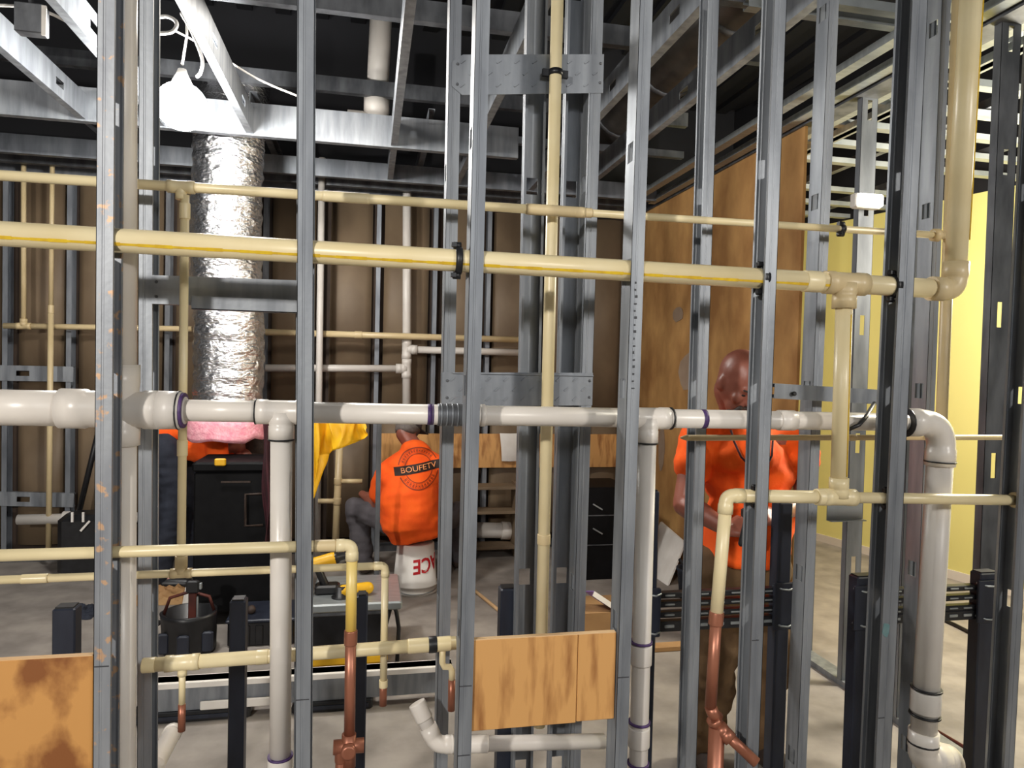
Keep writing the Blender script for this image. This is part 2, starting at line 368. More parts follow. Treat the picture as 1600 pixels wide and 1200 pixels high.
# furring over the side room: four run away, the rest run across
fx = [atz(px, py, 3).x for px, py in ((1377, 72), (1375, 112), (1372, 153), (1371, 180))]
for x in fx+[PX+.3]:
    chan((x, 2.0, 3.0), (x, 5.6, 3.0), .035, .06, 1).build('furring_channel', M['alu'], ceiling)
fy = [atz(1545, py, 3).y for py in (147, 192, 228, 257, 283)]+[4.9, 5.3, 5.7]
for y in fy:
    chan((4.9, y, 3.035), (fx[-1]-.1, y, 3.035), .035, .06, 1).build('furring_channel', M['alu'], ceiling)
for py in (40, 18):
    p = atz(1390, py, 3.2); chan((4.6, p.y, 3.2), (1.6, p.y, 3.2), .04, .05, 1).build('furring_channel', M['alu'], ceiling)
for k, x in enumerate((3.3, 4.0)):
    chan((x, 2.0, 3.08), (x, 6.2, 3.08), .05, .05, 1).build('furring_channel', M['steel_dark'], ceiling)
# dim sheet-metal duct that runs away above the plywood partition
d = empty('air_duct', (1.75, 3.0, 3.3), 'dim round sheet metal duct running away under the black roof deck, upper right', 'duct')
MB().sweep([(1.75, y, 3.47) for y in (1.9, 3.2, 4.5, 5.9)], .21, 22).build('duct_body', M['duct_dark'], d)
for y in (2.4, 3.2, 4.0, 4.8, 5.5):
    MB().lathe((1.75, y, 3.47), (0, 1, 0), [(-.02, .212), (-.015, .222), (.015, .222), (.02, .212)], 22).build('joint_band', M['steel_dark'], d)

# ------------------------------------------------------------------ studs
def stud(name, label, p_top, p_bot, Y, open_left=False, depth=.064, fl=.034, z0=0, z1=3.0, pipes=(), mat_='steel', group=None, knock=(.35, .95, 1.55, 2.15, 2.75), t=.0014, turn=False):
    a = at(p_top[0], p_top[1], Y); c = at(p_bot[0], p_bot[1], Y)
    k = (a.x-c.x)/(a.z-c.z) if abs(a.z-c.z) > .05 else 0
    x0 = c.x-k*(c.z-z0)
    b = MB(); lip = .008
    holes = [(z, .05, .036) for z in knock]+[(z, hh, ww) for z, hh, ww in pipes]
    holes = [h for i, h in enumerate(holes) if i >= len(knock) or all(abs(h[0]-p[0]) > .09 for p in pipes)]
    wx = (0, t) if not open_left else (fl-t, fl)
    z = z0
    for hz, hh, hw in sorted(holes):
        b.box((wx[0], 0, z), (wx[1], depth, hz-hh/2))
        b.box((wx[0], 0, hz-hh/2), (wx[1], depth/2-hw/2, hz+hh/2)); b.box((wx[0], depth/2+hw/2, hz-hh/2), (wx[1], depth, hz+hh/2)); z = hz+hh/2
    b.box((wx[0], 0, z), (wx[1], depth, z1))
    def rib(y0, y1, sgn):            # flange with two shallow stiffening grooves
        g = .0012*sgn
        xs = [0, fl*.33, fl*.37, fl*.46, fl*.5, fl]
        ys = [0, 0, g, g, 0, 0]
        vs = []
        for zz in (z0, z1):
            for X_, d_ in zip(xs, ys): vs.append((X_, y0+d_, zz))
            for X_, d_ in zip(xs, ys): vs.append((X_, y1+d_, zz))
        n = 6; fs = []
        for i in range(n-1):
            fs += [(i, i+1, 12+i+1, 12+i), (6+i, 12+6+i, 12+6+i+1, 6+i+1), (i, 6+i, 6+i+1, i+1), (12+i, 12+i+1, 18+i+1, 18+i)]
        fs += [(0, 12, 18, 6), (5, 11, 23, 17)]
        b.add(vs, fs)
    rib(0, t, 1); rib(depth-t, depth, -1)
    lx = (fl-t, fl) if not open_left else (0, t)
    b.box((lx[0], t, z0), (lx[1], lip, z1)); b.box((lx[0], depth-lip, z0), (lx[1], depth-t, z1))
    for v in b.v:
        if turn: v.x, v.y = v.y, fl-v.x
        v.x += x0+k*(v.z-z0); v.y += Y
    o = b.build(name, M[mat_], None, (x0, Y, z0))
    return tag(o, label, 'stud', group)
FY, RY = 1.6656, 1.9892
def zat(px, py, Y): return at(px, py, Y).z
P2Y = 1.6976
FRONT = [((152, 0), (145, 1200), False), ((466, 0), (461, 1200), False), ((744, 0), (714, 1200), False), ((1000, 0), (960, 1200), False), ((1211, 0), (1167, 1200), True), ((1426, 0), (1368, 1200), True), ((1634, 0), (1569, 1200), True)]
p2z = [zat(175, 372, P2Y), zat(480, 393, P2Y), zat(735, 413, P2Y), zat(985, 428, P2Y), zat(1220, 438, P2Y), zat(1425, 449, P2Y)]
LBL = ['rust-flecked front row steel stud right of the cropped plywood board, far left',
 'second front row steel stud, directly right of the white drain drop',
 'front row steel stud at the left edge of the square plywood board',
 'front row steel stud at the right edge of the square plywood board',
 'front row steel stud in front of the bald person, right of the cream elbow',
 'front row steel stud between the upper cream tee and the tall cream riser',
 'steel stud cut by the right edge of the picture, beyond the two black posts']
for i, (a, c, ol) in enumerate(FRONT):
    ph = []
    if i < 6: ph.append((p2z[i], .07, .0605))
    if i < 2: ph.append((zat((170, 480)[i], (866, 852)[i], P2Y), .046, .046))
    if i in (4, 5): ph.append((zat((1200, 1405)[i-4], 778, P2Y), .05, .05))
    so = stud('steel_stud', LBL[i], a, c, FY, ol, fl=.048 if i == 5 else .034, pipes=ph, mat_='steel_old' if i == 0 else 'steel', group='front row of wall studs')
    WL[so.name] = so.location.copy()
    def fx_(z, a=a, c=c):
        p = at(*a, FY); q = at(*c, FY); return q.x+(p.x-q.x)/(p.z-q.z)*(z-q.z)
    for py, ln in {0: ((1042, .03),), 1: ((1094, .03),), 2: ((1072, .03), (1180, .03)), 3: ((1058, .03),), 4: ((1000, .02),), 5: ((1120, .02),)}.get(i, ()):
        z = zat((a[0]+c[0])/2, py, FY); x = fx_(z)
        MB().box((x+.001, FY-.0006, z-.0013), (x+.001+ln, FY+.0004, z+.0013)).build('pencil_mark', M['ink'], so)
    if i == 3:                          # worn stamp, only smudges left
        m = MB(); rnd = random.Random(4)
        for k in range(16):
            z = zat(980, 440+k*11, FY); x = fx_(z)+.012
            m.box((x-.002+rnd.random()*.004, FY-.0006, z-.004), (x+.003+rnd.random()*.006, FY+.0004, z-.001+rnd.random()*.004))
        tag(m.build('worn_stamp', M['ink'], so), kind='stuff')
    if i == 5:
        z = zat(1388, 984, FY); x = fx_(z); n = 9
        vs = [(x+.012+.013*math.cos(2*math.pi*k/n)*(.7+.4*rr), FY-.0008, z+.02*math.sin(2*math.pi*k/n)*(.7+.4*rr)) for k, rr in enumerate([.2, .9, .5, 1, .3, .8, .6, 1, .4])]
        vs += [(v[0], FY+.0004, v[2]) for v in vs]
        MB().add(vs, [tuple(range(n)), tuple(range(2*n-1, n-1, -1))]+[(k, n+k, n+(k+1) % n, (k+1) % n) for k in range(n)]).build('paint_smear', M['teal'], so)
REAR = [((217, 0), (214, 1200), False), ((464, 0), (459, 1200), False), ((703, 0), (681, 1200), False), ((926, 0), (890, 1200), False), ((1108, 0), (1072, 1200), True), ((1296, 0), (1245, 1200), False), ((1472, 0), (1424, 1200), False)]
LBR = ['rear row steel stud directly right of the white vent stack at left',
 'rear row steel stud nearly hidden behind the second front stud from the left',
 'rear row steel stud hiding the right side of the seated person',
 'rear row steel stud right of the thin cream riser, lit on its left side',
 'rear row steel stud over the left arm of the bald person',
 'rear row steel stud behind the cream drop pipe, right of the bald person',
 'rear row steel stud hidden behind the grey drain drop at right']
for i, (a, c, ol) in enumerate(REAR):
    stud('steel_stud', LBR[i], a, c, RY, ol, group='rear row of wall studs')
stud('steel_stud', 'sideways steel stud left of the thin cream riser, open face to the front', (824, 0), (801, 1200), RY+.07, turn=True, group='turned corner studs')
stud('steel_stud', 'sideways steel stud right of the thin cream riser, open face to the front', (888, 0), (858, 1200), RY+.07, turn=True, group='turned corner studs')
# studs of the open partition at the right, edge on to the picture
def pstud(label, X, Y, m='steel_far'):
    b = MB(); t = .0016; W_, D_ = .09, .035
    z = 0.031
    for hz in (.62, 1.25, 1.85, 2.45, 2.93):
        b.box((X, Y, z), (X+W_, Y+t, hz-.05)); b.box((X, Y, hz-.05), (X+W_*.36, Y+t, hz+.05)); b.box((X+W_*.64, Y, hz-.05), (X+W_, Y+t, hz+.05)); z = hz+.05
    b.box((X, Y, z), (X+W_, Y+t, 2.99))
    b.box((X, Y, .031), (X+t, Y+D_, 2.99)); b.box((X+W_-t, Y, .031), (X+W_, Y+D_, 2.99))
    tag(b.build('partition_stud', M[m]), label, 'stud', 'studs of the open partition at right')
pstud('partition stud with a brightly lit edge, left of the cream tee, before the yellow wall', PX+.02, 3.49)
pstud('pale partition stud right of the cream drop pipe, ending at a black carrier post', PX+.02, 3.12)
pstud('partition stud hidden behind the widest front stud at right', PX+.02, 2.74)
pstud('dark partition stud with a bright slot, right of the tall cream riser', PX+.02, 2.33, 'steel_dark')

# ------------------------------------------------------------------ pipe runs (one glued run = one thing)
def dep(px, py, Y): return (at(px, py, Y)-EYEP).dot(CF)
def rad(wpx, px, py, Y): return wpx/2*dep(px, py, Y)/F_PX
def tube(P, a, b, r, m, name='pipe', seg=18): return MB().sweep([a, b], r, seg).build(name, M[m], P)
def coup(P, c, ax, r, L, m, name='coupling', k=1.16):
    return MB().lathe(c, ax, [(-L/2, r*1.01), (-L/2, r*k*.97), (-L/2+L*.06, r*k), (L/2-L*.06, r*k), (L/2, r*k*.97), (L/2, r*1.01)]).build(name, M[m], P)
def elbow(P, c, d1, d2, r, m, name='elbow', R=1.5, k=1.17):
    d1 = Vector(d1).normalized(); d2 = Vector(d2).normalized(); c = Vector(c); R = R*r
    pts = []; rs = []
    sock = 1.5*r
    for d_ in (d1,):
        pts += [c+d_*(R+sock), c+d_*(R+.12*r), c+d_*R*1.0]; rs += [r*k, r*k, r*1.1]
    for i in range(1, 8):
        t = i/8; p = (c+d1*R)*(1-t)**2 + c*2*t*(1-t) + (c+d2*R)*t*t
        pts.append(p); rs.append(r*1.1)
    pts += [c+d2*R*1.0, c+d2*(R+.12*r), c+d2*(R+sock)]; rs += [r*1.1, r*k, r*k]
    return MB().sweep(pts, rs, 18).build(name, M[m], P)
def tee(P, c, ax, br, r, m, rb=None, name='tee', ln=2.3, lb=2.4, k=1.17):
    rb = rb or r; ax = Vector(ax).normalized(); br = Vector(br).normalized(); c = Vector(c)
    b = MB()
    b.lathe(c, ax, [(-ln*r, r*1.0), (-ln*r, r*k), (-ln*r*.55, r*k), (-ln*r*.5, r*1.11), (ln*r*.5, r*1.11), (ln*r*.55, r*k), (ln*r, r*k), (ln*r, r*1.0)])
    b.lathe(c, br, [(0, rb*1.25), (r*1.0, rb*1.2), (r*1.25, rb*1.11), (r*1.3, rb*k), (r*1.1+lb*rb*.6, rb*k), (r*1.1+lb*rb*.6, rb)])
    return b.build(name, M[m], P)
def ringm(P, c, ax, r, L, m, name='primer_ring'):
    return MB().lathe(c, ax, [(-L/2, r), (-L/2, r*1.03), (L/2, r*1.03), (L/2, r)]).build(name, M[m], P)
def clip(P, c, ax, r, name='isolator_clip'):       # black plastic stud isolator with ears
    ax = Vector(ax).normalized(); b = MB()
    b.lathe(c, ax, [(-.008, r*1.02), (-.008, r*1.25), (.008, r*1.25), (.008, r*1.02)])
    u = ax.orthogonal().normalized(); 
    for s in (-1, 1):
        q = Vector(c)+V(0, 0, 1)*s*r*1.35
        b.lathe(q+ax*.0, ax, [(-.014, .005), (-.012, .009), (.006, .009), (.006, .004)], 10)
        b.cbox(q-ax*.012+V(0, -.008, 0), (.012, .014, .01))
    return b.build(name, M['black'], P)
X1, Z1, Y1 = V(1, 0, 0), V(0, 0, 1), V(0, 1, 0)
def line2(pa, pb, Y):           # world line through two picture points on the plane at depth Y -> point at a given pixel column
    a = at(*pa, Y); b = at(*pb, Y); k = (b.z-a.z)/(b.x-a.x)
    def f(px):
        lo = a.copy(); z = a.z
        for _ in range(4):
            # solve x at this column for the running z
            py = 600; p = None
            y0, y1 = -200, 1400
            for _ in range(24):
                ym = (y0+y1)/2; p = at(px, ym, Y)
                if p.z > a.z+k*(p.x-a.x): y0 = ym
                else: y1 = ym
        return p
    return f, V(1, 0, k).normalized()
def vline(pa, pb, Y):           # near-vertical line
    a = at(*pa, Y); b = at(*pb, Y); k = (b.x-a.x)/(b.z-a.z)
    return (lambda z: V(a.x+k*(z-a.z), Y, z)), V(k, 0, 1).normalized()
def vz(f, py, px, Y):           # height on a vertical line seen at picture row py
    return f(at(px, py, Y).z)

# 1. the white drain tree across the middle
DY = 1.79
L, dx = line2((300, 641.5), (1180, 656), DY)
P = empty('drain_pipe', L(440), 'white drain run with purple primer rings crossing the whole wall, tee drops and vent stack', 'pipe')
r2 = rad(34, 300, 641, DY); r4 = rad(56, 40, 640, DY); r3 = rad(48, 190, 640, DY)
tube(P, L(-60), L(130), r4, 'pvc')
vs, dv = vline((188, 0), (186, 1200), DY)
zc = L(186).z
stackx = vs(zc)
hub = MB()
hub.lathe(stackx, dx, [(-.125, r4), (-.125, r4*1.13), (-.07, r4*1.13), (-.065, r4*1.05), (.05, r4*1.05), (.055, r4*1.12), (.085, r4*1.12), (.085, r4*.9)], 24)
hub.lathe(stackx, dv, [(-.085, r3), (-.085, r3*1.2), (-.045, r3*1.2), (-.04, r3*1.12), (0, r4*1.0), (.04, r3*1.12), (.065, r3*1.2), (.105, r3*1.2), (.105, r3)], 24)
hub.build('sanitary_tee', M['pvc'], P)
tube(P, stackx+dv*.09, vs(3.05), r3, 'pvc', 'vent_stack'); tube(P, vs(.0), stackx-dv*.07, r3, 'pvc', 'vent_stack')
MB().lathe(stackx+dx*.085, dx, [(0, r4*.9), (0, r4*1.12), (.05, r4*1.1), (.052, r2*1.3), (.06, r2*1.25), (.06, r2)], 24).build('reducer_bushing', M['pvc_grey'], P)
ringm(P, stackx+dx*.139, dx, r4*1.0, .008, 'purple'); ringm(P, stackx+dx*.13, dx, r4*1.11, .003, 'black')
tube(P, stackx+dx*.13, L(440), r2, 'pvc')
T1 = L(440); tee(P, T1, dx, -Z1, r2, 'pvc')
v1, d1 = vline((443, 700), (438, 1185), DY); b1 = v1(at(438, 1185, DY).z)
tube(P, T1-Z1*r2*2, b1, r2*.98, 'pvc'); ringm(P, T1-Z1*r2*2.62, Z1, r2*1.17, .003, 'black')
ringm(P, T1-dx*r2*2.3, dx, r2*1.17, .003, 'black'); 
coup(P, b1-Z1*.02, d1, r2, .05, 'pvc'); ringm(P, b1+Z1*.006, d1, r2*1.15, .005, 'purple'); tube(P, b1-Z1*.04, V(b1.x, DY, 0), r2, 'pvc')
T2 = L(1012); tube(P, T1, T2, r2, 'pvc')
ringm(P, L(671), dx, r2, .012, 'purple'); ringm(P, L(676), dx, r2, .003, 'purple')
cc = L(706); coup(P, cc, dx, r2, .075, 'steel_dark', 'coupling_band', 1.1)
for k in range(5): ringm(P, cc+dx*(-.028+.014*k), dx, r2*1.11, .004, 'steel')
coup(P, L(754), dx, r2, .012, 'pvc', 'coupling', 1.12)
tee(P, T2, dx, -Z1, r2, 'pvc'); ringm(P, L(1048), dx, r2*1.17, .003, 'black')
v2, d2 = vline((1010, 700), (997, 1195), DY); e2 = v2(0.0)
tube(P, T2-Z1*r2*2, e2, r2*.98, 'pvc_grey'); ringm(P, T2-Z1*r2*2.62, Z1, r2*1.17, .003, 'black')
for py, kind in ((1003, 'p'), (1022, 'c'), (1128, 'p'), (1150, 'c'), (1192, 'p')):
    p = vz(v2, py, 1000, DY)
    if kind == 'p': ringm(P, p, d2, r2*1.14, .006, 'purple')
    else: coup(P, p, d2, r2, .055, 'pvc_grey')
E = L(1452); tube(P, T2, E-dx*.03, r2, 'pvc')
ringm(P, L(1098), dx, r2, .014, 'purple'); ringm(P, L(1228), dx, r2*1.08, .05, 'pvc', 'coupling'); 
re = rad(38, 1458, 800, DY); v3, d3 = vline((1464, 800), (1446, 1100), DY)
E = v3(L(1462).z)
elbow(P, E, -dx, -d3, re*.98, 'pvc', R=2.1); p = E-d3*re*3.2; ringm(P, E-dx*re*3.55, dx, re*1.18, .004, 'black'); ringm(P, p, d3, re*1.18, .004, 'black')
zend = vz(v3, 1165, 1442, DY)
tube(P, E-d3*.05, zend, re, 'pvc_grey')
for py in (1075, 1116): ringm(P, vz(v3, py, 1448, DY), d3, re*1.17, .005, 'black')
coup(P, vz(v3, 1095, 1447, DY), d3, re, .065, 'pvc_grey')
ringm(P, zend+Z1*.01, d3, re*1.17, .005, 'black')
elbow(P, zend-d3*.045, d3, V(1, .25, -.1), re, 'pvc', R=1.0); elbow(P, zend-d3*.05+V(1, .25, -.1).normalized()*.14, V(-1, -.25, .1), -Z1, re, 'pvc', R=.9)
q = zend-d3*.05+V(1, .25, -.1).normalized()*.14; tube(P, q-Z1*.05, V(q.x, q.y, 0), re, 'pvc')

# 2. the striped cream water main, its tee drop and the lower cream line at right
Lm, dm = line2((0, 365), (1390, 447), P2Y)
rm = rad(36, 500, 395, P2Y)
P = empty('water_main', Lm(600), 'thick cream water main with a yellow stripe, tee drop and tall riser at right', 'pipe')
tube(P, Lm(-60), Lm(1312), rm, 'cpvc')
a = Lm(-60); b = Lm(1312); up = V(0, -.9, -.42).normalized()
st = MB(); n = 60
for i in range(n):
    p = a.lerp(b, i/n); q = a.lerp(b, (i+1)/n); wd = .0026+.0006*((i*7) % 3)
    e = dm.cross(up).normalized()*wd
    st.add([p+up*rm*1.004-e, q+up*rm*1.004-e, q+up*rm*1.004+e, p+up*rm*1.004+e, p+up*rm*.98-e, q+up*rm*.98-e, q+up*rm*.98+e, p+up*rm*.98+e], [(0,1,2,3),(4,7,6,5),(0,4,5,1),(2,6,7,3),(1,5,6,2),(0,3,7,4)])
st.build('printed_stripe', M['stripe'], P)
for px in (716, 1190, 1394): clip(P, Lm(px), dm, rm)
T = Lm(1320); tee(P, T, dm, -Z1, rm, 'cpvc_tan'); coup(P, Lm(1268), dm, rm, .05, 'cpvc', 'coupling', 1.08)
LY = P2Y
Ll, dl = line2((1240, 776), (1560, 781), LY)
rd = rad(25, 1312, 600, LY); rl = rad(17, 1400, 778, LY)
TL = Ll(1310)
tube(P, T-Z1*rm*1.5, TL+V(0, 0, rd), rd, 'cpvc', 'drop_pipe')
MB().sweep([T-Z1*rm*3.2+V(rd*.35, -rd*.94, 0), TL+Z1*.06+V(rd*.35, -rd*.94, 0)], .0022, 6).build('printed_stripe', M['stripe'], P)
tee(P, TL, dl, Z1, rd*.92, 'cpvc', rd, ln=2.5); 
tube(P, T, Lm(1470), rm, 'cpvc')
rr = rad(46, 1515, 200, LY)
v4, d4 = vline((1517, 0), (1493, 420), LY); E4 = v4(Lm(1492).z)
elbow(P, E4, -dm, d4, rm*1.08, 'cpvc_tan', R=1.2)
tube(P, E4+d4*.04, v4(3.0), rm*1.06, 'cpvc', 'riser')
MB().sweep([E4+d4*.14+V(rm*.82, -rm*.7, 0), v4(2.9)+V(rm*.82, -rm*.7, 0)], .003, 6).build('printed_stripe', M['stripe'], P)
EL = Ll(1133)
tube(P, EL+dl*.03, TL, rl*1.15, 'cpvc'); tube(P, TL, Ll(1590), rl, 'cpvc')
coup(P, Ll(1283), dl, rl*1.2, .03, 'cpvc', 'coupling', 1.25)
for px in (1182, 1386): clip(P, Ll(px), dl, rl*1.1)
MB().lathe(Ll(1592), dl, [(-.02, rl), (-.018, rl*1.5), (0, rl*1.6), (.012, rl*1.2), (.012, rl*.5)]).build('end_fitting', M['cpvc_tan'], P)
v5, d5 = vline((1133, 800), (1119, 965), LY); EL = v5(EL.z)
rv = rad(20, 1125, 900, LY)
elbow(P, EL, dl, -d5, rv, 'cpvc', R=1.3)
cz = vz(v5, 966, 1119, LY); tube(P, EL-d5*.02, cz, rv, 'cpvc', 'drop_pipe')
coup(P, cz, d5, rv*.95, .035, 'copper', 'copper_adapter', 1.2)
v6, d6 = vline((1117, 975), (1110, 1110), LY); c1 = vz(v6, 1104, 1110, LY)
tube(P, cz, c1, rv*.9, 'copper', 'copper_pipe')
c2 = at(1122, 1122, LY)
MB().sweep([c1, c1.lerp(c2, .5)+V(-.004, 0, -.002), c2], rv*.98, 16).build('copper_elbow', M['copper'], P)
c3 = at(1182, 1192, LY-.06); tee(P, at(1122, 1135, LY), (c2-c1), V(.6, -.5, -.6), rv*1.0, 'copper', name='copper_tee', ln=1.6)
tube(P, at(1122, 1135, LY), c3, rv*.85, 'copper', 'copper_pipe'); q = at(1120, 1135, LY); tube(P, q, V(q.x-.004, q.y, .0), rv*1.25, 'copper', 'copper_pipe')

# 3. the small cream line at the top, its left drop and the small line near the bottom
UY = 1.90
Lu, du = line2((0, 274), (1190, 350), UY)
P = empty('water_line', Lu(288), 'slim cream water line along the top with a left drop to a lower branch', 'pipe')
ru = rad(15, 500, 308, UY); rs = rad(11, 1300, 355, UY)
tube(P, Lu(-60), Lu(830), ru, 'cpvc'); tube(P, Lu(830), Lu(1462), rs, 'cpvc')
coup(P, Lu(868), du, ru*1.05, .17, 'cpvc_tan', 'reducer'); coup(P, Lu(915), du, rs*1.1, .035, 'cpvc_tan', 'reducer'); coup(P, Lu(541), du, ru, .12, 'cpvc', 'coupling', 1.12)
MB().lathe(Lu(1466), du, [(-.02, rs), (-.02, rs*1.8), (0, rs*1.9), (.006, rs*1.2), (.02, rs*1.1)]).build('end_fitting', M['cpvc_tan'], P)
clip(P, Lu(1315), du, rs)
T = Lu(283); tee(P, T, du, -Z1, ru*1.1, 'cpvc', rad(14, 288, 500, UY))
v7, d7 = vline((289, 310), (283, 890), UY)
Lb, db = line2((250, 897), (600, 884), UY); rb = rad(12, 450, 888, UY)
TB = v7(Lb(283).z); tube(P, v7(T.z-.02), TB, rad(13, 286, 600, UY), 'cpvc', 'drop_pipe'); coup(P, v7(T.z-.06), d7, ru*.9, .04, 'cpvc'); coup(P, v7(at(285, 700, UY).z), d7, ru*.88, .04, 'cpvc')
tee(P, TB, db, Z1, rb*1.1, 'cpvc_tan'); coup(P, TB+Z1*.03, Z1, rb*1.3, .03, 'cpvc_tan')
tube(P, Lb(-60), Lb(600), rb, 'cpvc'); coup(P, Lb(55), db, rb, .06, 'cpvc')
EB = Lb(602); elbow(P, EB, -db, -Z1, rb, 'cpvc'); v8, d8 = vline((602, 900), (599, 1070), UY)
q = vz(v8, 1068, 599, UY); tube(P, EB-Z1*.01, q, rb*.95, 'cpvc', 'drop_pipe'); tube(P, q+Z1*.01, vz(v8, 1102, 598, UY), rb*1.0, 'copper', 'copper_pipe'); coup(P, q, Z1, rb, .02, 'cpvc')

# 4. the cream line that turns down at the second stud and ends in copper
Lc, dc = line2((0, 868), (400, 856), P2Y)
P = empty('hot_water_line', Lc(400), 'cream line at lower left turning down into a yellowed drop and copper tee', 'pipe')
rc = rad(18, 300, 860, P2Y); tube(P, Lc(-60), Lc(545), rc, 'cpvc'); coup(P, Lc(508), dc, rc, .05, 'cpvc_tan', 'coupling', 1.1)
v9, d9 = vline((550, 870), (548, 995), P2Y); E9 = v9(Lc(549).z)
elbow(P, E9, -dc, -d9, rc, 'cpvc', R=1.3); q = vz(v9, 996, 548, P2Y); tube(P, E9-d9*.02, q, rc*.98, 'yellow_pipe', 'drop_pipe')
ry = rad(17, 548, 1050, P2Y); coup(P, q, d9, ry, .035, 'copper', 'copper_adapter', 1.2); q2 = at(546, 1150, P2Y); tube(P, q, q2, ry, 'copper', 'copper_pipe')
c = at(545, 1166, P2Y); b = MB(); b.lathe(c, X1, [(-.036, ry*.9), (-.036, ry*1.3), (.036, ry*1.3), (.036, ry*.9)]); b.lathe(c, Z1, [(-.05, ry*1.3), (.03, ry*1.3), (.03, ry)]); b.lathe(c, -Y1, [(0, ry*1.3), (.034, ry*1.3), (.034, ry*.9)])
b.build('copper_tee', M['copper'], P)
tube(P, c-Z1*.04, V(c.x, c.y, 0), ry*1.15, 'copper', 'copper_pipe'); q = at(533, 1180, P2Y); tube(P, V(q.x, q.y, q.z), V(q.x, q.y, 0), ry, 'copper', 'copper_pipe')
coup(P, q, Z1, ry, .03, 'copper', 'copper_tee')

# 5. the low header between the left stack and the plywood piece
HY = 1.85
Lh, dh = line2((222, 1040), (650, 1009), HY); rh = rad(21, 450, 1022, HY)
P = empty('water_header', Lh(430), 'short thick cream header near the bottom with a black band at its right end', 'pipe')
tube(P, Lh(225), Lh(712), rh, 'cpvc'); coup(P, Lh(233), dh, rh, .03, 'cpvc', 'end_cap', 1.06); T = Lh(285); tee(P, T, dh, -Z1, rh, 'cpvc', rh*.55)
coup(P, Lh(655), dh, rh, .06, 'cpvc', 'coupling', 1.12); coup(P, Lh(690), dh, rh, .05, 'cpvc', 'coupling', 1.12); coup(P, Lh(676), dh, rh, .022, 'black', 'black_band', 1.25)
coup(P, Lh(410), dh, rh, .03, 'cpvc', 'coupling', 1.06)
p = at(284, 1100, HY); tube(P, T-Z1*rh, V(T.x, HY, p.z), rh*.45, 'cpvc', 'drop_pipe'); q = at(284, 1142, HY); tube(P, V(T.x, HY, p.z), V(T.x, HY, q.z), rh*.52, 'copper', 'copper_pipe')
s = Lh(692); pts = [s-Z1*.0, at(691, 1035, HY), at(694, 1042, HY), at(703, 1042, HY), at(706, 1048, HY), at(706, 1062, HY)]
MB().sweep(pts, rh*.5, 12).build('offset_bend', M['cpvc'], P); tube(P, at(706, 1062, HY), at(705, 1110, HY), rh*.56, 'copper', 'copper_pipe')

# 6. single pipes
v10, d10 = vline((871, 0), (846, 990), 1.955); rr = rad(19, 865, 300, 1.955)
P = empty('riser_pipe', v10(1.0), 'thin upright cream riser strapped to the punched plates, ending at the square plywood piece', 'pipe')
tube(P, v10(.55), v10(3.0), rr, 'cpvc')
q = vz(v10, 114, 868, 1.955); b = MB().lathe(q, d10, [(-.008, rr*1.02), (-.008, rr*1.2), (.008, rr*1.2), (.008, rr*1.02)])
for s in (-1, 1): b.cbox(q+X1*s*rr*1.6+Y1*.006, (rr*1.1, .012, .02))
b.build('strap', M['black'], P)
for z in (1.1, 2.95): coup(P, v10(z), d10, rr, .03, 'cpvc_tan', 'coupling', 1.1)
Lt, dt = line2((1066, 684), (1600, 683.5), 1.95); rt = rad(9, 1200, 683, 1.95)
P = empty('thin_pipe', Lt(1300), 'thin tan pipe across the bald person at chest height, below the white drain run', 'pipe')
tube(P, Lt(1075), Lt(1660), rt, 'cpvc_tan'); MB().lathe(Lt(1072), dt, [(-.018, rt*.3), (0, rt*1.0), (.01, rt)], 12).build('cut_tip', M['cpvc_tan'], P); coup(P, Lt(1330), dt, rt, .03, 'cpvc_tan')
TY = 1.885
P = empty('trap_arm', at(690, 1162, TY), 'small white drain elbow and arm low down, below the square plywood board', 'pipe')
rt = rad(23, 820, 1160, TY); Ltr, dtr = line2((700, 1163), (940, 1158), TY)
e = Ltr(682); tip = at(652, 1100, TY+.03)
elbow(P, e, dtr, tip-e, rt, 'pvc', R=1.1); tube(P, e+(tip-e).normalized()*.03, tip, rt, 'pvc_grey'); coup(P, tip-(tip-e)*.18, tip-e, rt, .05, 'pvc'); tube(P, e+dtr*.03, Ltr(944), rt, 'pvc_grey')
ringm(P, Ltr(706), dtr, rt*1.15, .008, 'pvc', 'coupling'); coup(P, Ltr(745), dtr, rt, .06, 'pvc')
p = at(271, 1142, 2.36); zz = p.z
P = empty('drain_stub', V(p.x, 2.1, zz), 'short white pipe stub at lower left pointing towards the viewer', 'pipe')
rt = rad(27, 262, 1150, 2.3); tube(P, V(p.x, 2.36, zz), V(p.x, 1.87, zz), rt, 'pvc'); ringm(P, V(p.x, 2.10, zz), Y1, rt*1.06, .12, 'pvc_grey', 'coupling'); ringm(P, V(p.x, 2.345, zz), Y1, rt*1.05, .02, 'pvc', 'rim')
MB().sweep([V(p.x, 1.9, zz), V(p.x, 1.88, zz-.03), V(p.x, 1.87, 0)], rt, 14).build('down_leg', M['pvc'], P)
p0 = at(1480, 300, 1.9)
P = empty('shaded_riser', V(p0.x, 1.9, 0), 'slim shaded riser directly left of and behind the tall cream riser', 'pipe')
v11, d11 = vline((1497, 0), (1470, 690), 1.9); tube(P, v11(0), v11(3.0), rad(17, 1485, 300, 1.9), 'cpvc_tan'); coup(P, v11(1.2), d11, .016, .05, 'cpvc_tan')  # shade on this cream riser is put into its tan colour

